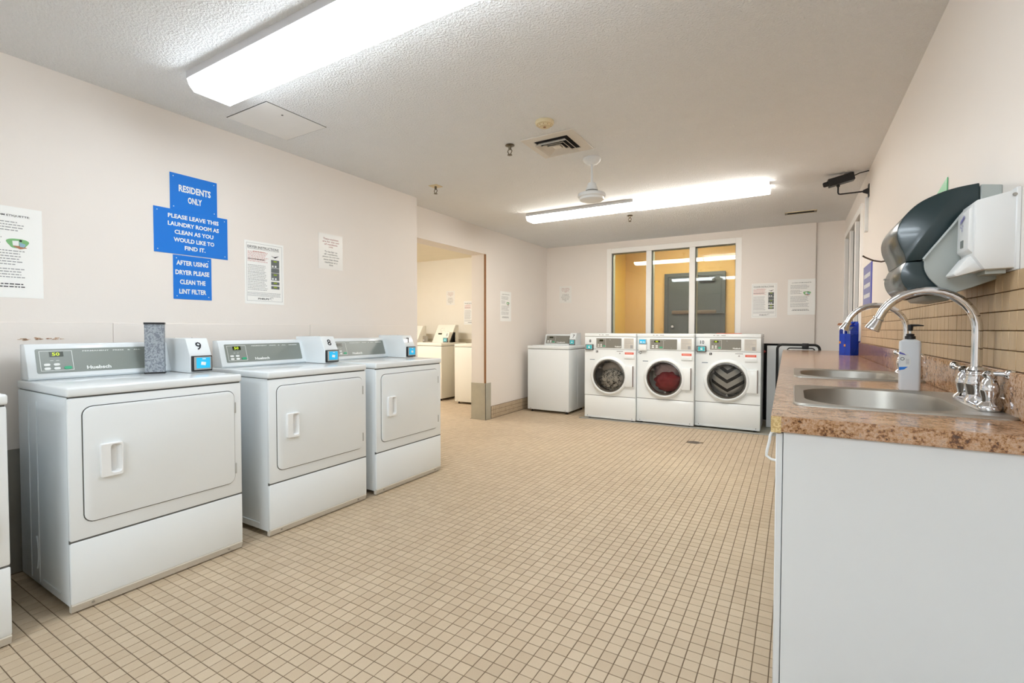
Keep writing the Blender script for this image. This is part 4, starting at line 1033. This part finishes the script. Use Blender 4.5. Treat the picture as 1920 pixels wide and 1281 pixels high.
# coat hook
t = thing('wall_hook', 'dark bent metal hook on the right wall left of the towel dispenser', 'hook', (XR, 3.75, 1.575), RW)
G().box(-.012, .012, -.006, 0, -.015, .03).build('plate', M_brown, t, bevel=.001, seg=1)
G().tube([(0, -.004, -.006), (0, -.03, -.010), (0, -.07, .0), (0, -.11, .022), (0, -.125, .034)], .005, 8).build('arm', M_brown, t)
# blue sign
def sign(name, label, loc, rotz, w, h, m, lines=(), th=.003, screws=True, edge=None, group=None):
    t = thing(name, label, 'sign', loc, rotz, group)
    G().box(0, w, -th, 0, 0, h).build('plate', m, t, bevel=.0006, seg=1)
    for i, (txt, cx, cz, hh, ww) in enumerate(lines):
        put_text(G(), txt, cx, cz, -th-.0007, hh, ww, .032).build('lettering', M_print_w, t, smooth=False)
    if screws:
        for a in (.018, w-.018):
            for b in (.018, h-.018): G().lathe([(.003, 0), (.002, -.0015)], (a, -th, b), 'y', 8).build('screw', M_print_w, t)
    return t
bl = sign('blue_sign', 'faded blue sign on the right wall beside the side window', (XR, 4.90, 1.315), RW, .50, .335, M_blue2, screws=False)
G().box(.462, .502, -.0042, -.001, 0, .335).build('edge_strip', M_blue3, bl)
g = G(); r2 = random.Random(4)
for z in (.235, .155, .075):
    x = .06
    while x < .40:
        ww = r2.uniform(.012, .022); flat(g, x, x+ww, z, z+.032, -.0037); x += ww+.006
g.build('lettering', M_print_w, bl, smooth=False)
# security camera
t = thing('security_camera', 'black security camera on an L bracket high on the right wall', 'camera', (XR, 4.68, 2.232), RW)
G().prism([(-.03, .05), (.03, .05), (.03, -.05), (-.03, -.05)], -.006, 0).build('wall_plate', M_blackp, t)
G().lathe([(.028, 0), (.010, -.04)], (0, 0, 0), 'y', 14).build('plate_cone', M_blackp, t)
G().tube([(0, -.02, 0), (0, -.188, 0), (0, -.198, .004), (0, -.202, .014), (0, -.202, .060)], .006, 8).build('bracket_arm', M_blackp, t)
G().sphere((0, -.202, .068), .013, 12).tube([(-.018, -.202, .068), (.018, -.202, .068)], .005, 8).build('swivel', M_blackp, t)
ca = .35
bdy = G().box(-.034, .034, -.088, .088, -.030, .030).build('camera_body', M_blackp, t, bevel=.003, seg=1); bdy.location = (0, -.185, .112); bdy.rotation_euler = (.22, 0, .08)
ln_ = G().lathe([(.020, 0), (.020, -.03), (.017, -.036), (.012, -.030)], (0, -.086, 0), 'y', 18).build('lens_barrel', M_blackp, bdy)
G().tube([(0, -.11, .130), (0, -.06, .150), (0, -.002, .158)], .004, 6).build('cable', M_blackp, t)
# white cable raceway
t = thing('cable_raceway', 'short white vertical cable cover on the right wall below the security camera', 'cable cover', (XR, 4.74, 1.93), RW)
G().box(0, .05, -.02, 0, 0, .26).build('cover', M_plastic, t, bevel=.003)
G().box(-.002, .052, -.022, 0, -.012, .004).build('end_cap', M_plastic, t, bevel=.002, seg=1)

# ------------------------------------------------------------------ signs and papers
LW = PI/2
sign('blue_sign', 'blue RESIDENTS ONLY sign, top of the three on the left wall', (XL, 1.386, 1.838), LW, .262, .212, M_blue, (('RESIDENTS', .135, .130, .040, .178), ('ONLY', .133, .068, .038, .078)))
sign('blue_sign', 'wide blue sign asking to leave the laundry room clean', (XL, 1.301, 1.580), LW, .408, .258, M_blue, (('PLEASE LEAVE THIS', .213, .219, .025, .282), ('LAUNDRY ROOM AS', .213, .174, .025, .284), ('CLEAN AS YOU', .213, .129, .025, .216), ('WOULD LIKE TO', .213, .084, .025, .226), ('FIND IT.', .216, .040, .025, .116)))
sign('blue_sign', 'narrow blue sign about cleaning the lint filter, lowest of the three', (XL, 1.396, 1.317), LW, .212, .258, M_blue, (('AFTER USING', .105, .214, .028, .176), ('DRYER PLEASE', .105, .158, .028, .188), ('CLEAN THE', .105, .102, .028, .142), ('LINT FILTER', .105, .046, .028, .150)))

def paper(name, label, loc, rotz, w, h, m=None, cat='notice', group=None, tape=True):
    t = thing(name, label, cat, loc, rotz, group)
    G().box(0, w, -.0016, 0, 0, h).build('sheet', m or M_paper, t)
    return t
def bars(t, x0, x1, z1, n, step, hh, m, seed=1, name='print', ragged=.35, centre=False, y=-.0022):
    g = G(); r = random.Random(seed)
    for k in range(n):
        ln = (x1-x0)*(1-ragged*r.random()); z = z1-k*step; a = x0 if not centre else (x0+x1-ln)/2; e = a+ln
        while a < e:
            ww = r.uniform(.006, .020)*(.6 if hh < .004 else 1); b = min(e, a+ww)
            flat(g, a, b, z-hh, z, y); a = b+hh*.7
    return g.build(name, m, t, smooth=False)
def clipart(t, cx, cz, s):
    blob = [(cx+s*math.cos(a)*(1+.18*math.sin(3*a)), cz+s*.72*math.sin(a)*(1+.15*math.cos(2*a))) for a in [2*PI*k/24 for k in range(24)]]
    g = G(); flatpoly(g, blob, -.0021); p = g.build('picture', mat('print_green', (132, 186, 128), .7, var=.1, vscale=60), t, smooth=False)
    g = G(); flatpoly(g, [(cx-s*.5, cz-s*.35), (cx+s*.2, cz-s*.72), (cx+s*.9, cz-s*.5), (cx+s*.4, cz-s*.25)], -.0024); g.build('picture_floor', mat('print_brown', (176, 120, 92), .7), p, smooth=False)
    g = G(); flatpoly(g, [(cx-s*.5, cz+s*.3), (cx+s*.1, cz+s*.35), (cx+s*.1, cz-s*.3), (cx-s*.45, cz-s*.3)], -.0026); g.build('picture_washer', M_print_w, p, smooth=False)
    g = G(); flatpoly(g, [(cx+s*.15, cz+s*.2), (cx+s*.75, cz-s*.05), (cx+s*.6, cz-s*.45), (cx+s*.2, cz-s*.4)], -.0027); g.build('picture_cloth', mat('print_ltblue', (150, 185, 205), .7), p, smooth=False)
    g = G(); flatpoly(g, circ(cx+s*.28, cz+s*.38, s*.14, 10), -.0028); g.build('picture_dot', M_print_k, p, smooth=False)
def etiquette(loc, rotz, w, h, label, title=True, grey=False):
    t = paper('etiquette_notice', label, loc, rotz, w, h)
    put_text(G(), 'LAUNDRY ROOM ETIQUETTE:', w*.5, h*.90, -.0022, h*.024, w*.70, .012).build('heading', M_print_k, t, smooth=False)
    k = h/.42
    bars(t, w*.10, w*.84, h*.835, 4, .0125*k, .0042*k, M_print_g, 2, ragged=.2)
    bars(t, w*.10, w*.52, h*.69, 4, .0125*k, .0042*k, M_print_g, 5, ragged=.3)
    bars(t, w*.10, w*.84, h*.52, 6, .0125*k, .0042*k, M_print_g, 7, ragged=.25)
    bars(t, w*.10, w*.84, h*.32, 4, .0125*k, .0042*k, M_print_g, 9, ragged=.2)
    bars(t, w*.10, w*.84, h*.155, 2, .0125*k, .0046*k, M_print_k, 11, ragged=.5, centre=True)
    clipart(t, w*.70, h*.60, h*.085)
    return t
etiquette((XL, .836-.285, 1.285), LW, .285, .42, 'white etiquette notice with small coloured picture at the left edge of the picture')
etiquette((XF, 5.315, 1.248), LW, .278, .395, 'etiquette notice on the narrow wall right of the doorway')
etiquette((-.068, YB-.031, 1.318), 0, .282, .424, 'etiquette notice on the far wall, right of the washer instructions')

def instructions(loc, rotz, w, h, label, head):
    t = paper('instruction_poster', label, loc, rotz, w, h)
    g = G()
    for a, b, c, d in ((.012, w-.012, h-.016, h-.0145), (.012, w-.012, .0195, .021), (.012, .0135, .02, h-.015), (w-.0135, w-.012, .02, h-.015)): flat(g, a, b, c, d, -.0021)
    g.build('border', M_print_g, t, smooth=False)
    put_text(G(), head, w*.47, h*.905, -.0022, h*.040, w*.80, .006).build('heading', M_print_k, t, smooth=False)
    g = G(); flat(g, w*.08, w*.88, h*.874, h*.877, -.0022); g.build('underline', M_print_k, t, smooth=False)
    bars(t, w*.07, w*.60, h*.835, 8, .009*h/.42, .005*h/.42, M_print_rl, 3, ragged=.2)
    bars(t, w*.20, w*.52, h*.842, 1, .01, .004, M_print_r, 3, ragged=.1)
    bars(t, w*.07, w*.50, h*.72, 1, .01, .004, M_print_k, 4, ragged=.1)
    bars(t, w*.07, w*.58, h*.62, 5, .0105*h/.42, .0034, M_print_g, 5, ragged=.2)
    bars(t, w*.07, w*.58, h*.50, 5, .0105*h/.42, .0036, M_print_g, 6, ragged=.2)
    bars(t, w*.07, w*.58, h*.38, 7, .0105*h/.42, .0036, M_print_g, 7, ragged=.2)
    bars(t, w*.06, w*.92, h*.185, 4, .0075*h/.42, .0024, M_print_g, 8, ragged=.06)
    put_text(G(), 'PHELPS', w*.46, h*.085, -.0022, h*.026, w*.28, .03).build('logo', M_print_k, t, smooth=False)
    g = G()
    for k in range(4): g.tube([(w*.66+w*.05*math.cos(a)+k*w*.012, -.0022, h*.09+h*.022*math.sin(a)) for a in [k*.5+PI*j/8 for j in range(9)]], .0006, 4)
    g.build('logo_mark', M_print_g, t)
    md = mat('print_photo', (108, 112, 112), .6, var=.15, vscale=80)
    ph = G(); dg = G(); gg = G()
    x0, x1 = w*.66, w*.88
    for z0, z1 in ((.605, .735), (.525, .60), (.40, .52), (.325, .375), (.255, .305)):
        flat(ph, x0, x1, h*z0, h*z1, -.0022)
    p = ph.build('photo_strip', md, t, smooth=False)
    for z in (.70, .48, .345, .275): flat(dg, x0+(x1-x0)*.3, x0+(x1-x0)*.7, h*z, h*(z+.022), -.0025)
    dg.build('photo_display', mat('print_lime', (150, 170, 50), .6, var=0), p, smooth=False)
    for z in (.615, .41):
        flat(gg, x0+(x1-x0)*.1, x0+(x1-x0)*.3, h*z, h*(z+.03), -.0025); flat(gg, x0+(x1-x0)*.45, x0+(x1-x0)*.65, h*z, h*(z+.03), -.0025)
    gg.build('photo_buttons', M_print_w, p, smooth=False)
    q = G(); flatpoly(q, [(x0, h*.80), (x0+(x1-x0)*.4, h*.785), (x1, h*.81), (x0+(x1-x0)*.5, h*.765)], -.0022); q.build('drawing', M_print_k, t, smooth=False)
    return t
instructions((XL, 1.818, 1.310), LW, .278, .420, 'DRYER INSTRUCTIONS poster on the left wall above dryer 8', 'DRYER INSTRUCTIONS')
instructions((-.458, YB-.031, 1.285), 0, .278, .425, 'washer instructions poster on the far wall beside the window', 'WASHER INSTRUCTIONS')
def fairuse(loc, rotz, w, h, label):
    t = paper('fair_use_notice', label, loc, rotz, w, h, M_sleeve)
    L1 = ('These machines', 'are for the use', 'of residents', 'only'); L2 = ('To be fair to', 'all residents,', 'please do not use', 'more than three', 'machines at a', 'time')
    g = G()
    for k, s in enumerate(L1): put_text(g, s, w*.5, h*(.86-.075*k), -.0022, h*.050, w*.68*len(s)/15, .004)
    g.build('red_text', mat('dull_red_print', (170, 92, 92), .7, var=0), t, smooth=False)
    g = G()
    for k, s in enumerate(L2): put_text(g, s, w*.5, h*(.50-.075*k), -.0022, h*.050, w*.68*len(s)/17, .004)
    g.build('black_text', mat('soft_black_print', (96, 96, 98), .7, var=0), t, smooth=False)
    return t
fairuse((XL, 2.387, 1.605), LW, .225, .272, 'plastic-sleeved notice with red and black text on the left wall above dryer 7')
fairuse((-3.105, YB, 1.545), 0, .202, .255, 'small notice with red heading on the far wall by the corner')
fairuse((-5.42, AY, 1.575), 0, .19, .255, 'small red-headed notice on the side room wall above washer 5')
instructions((-5.028, AY, 1.225), 0, .28, .41, 'instruction poster on the side room wall partly hidden by the door pier', 'WASHER INSTRUCTIONS')
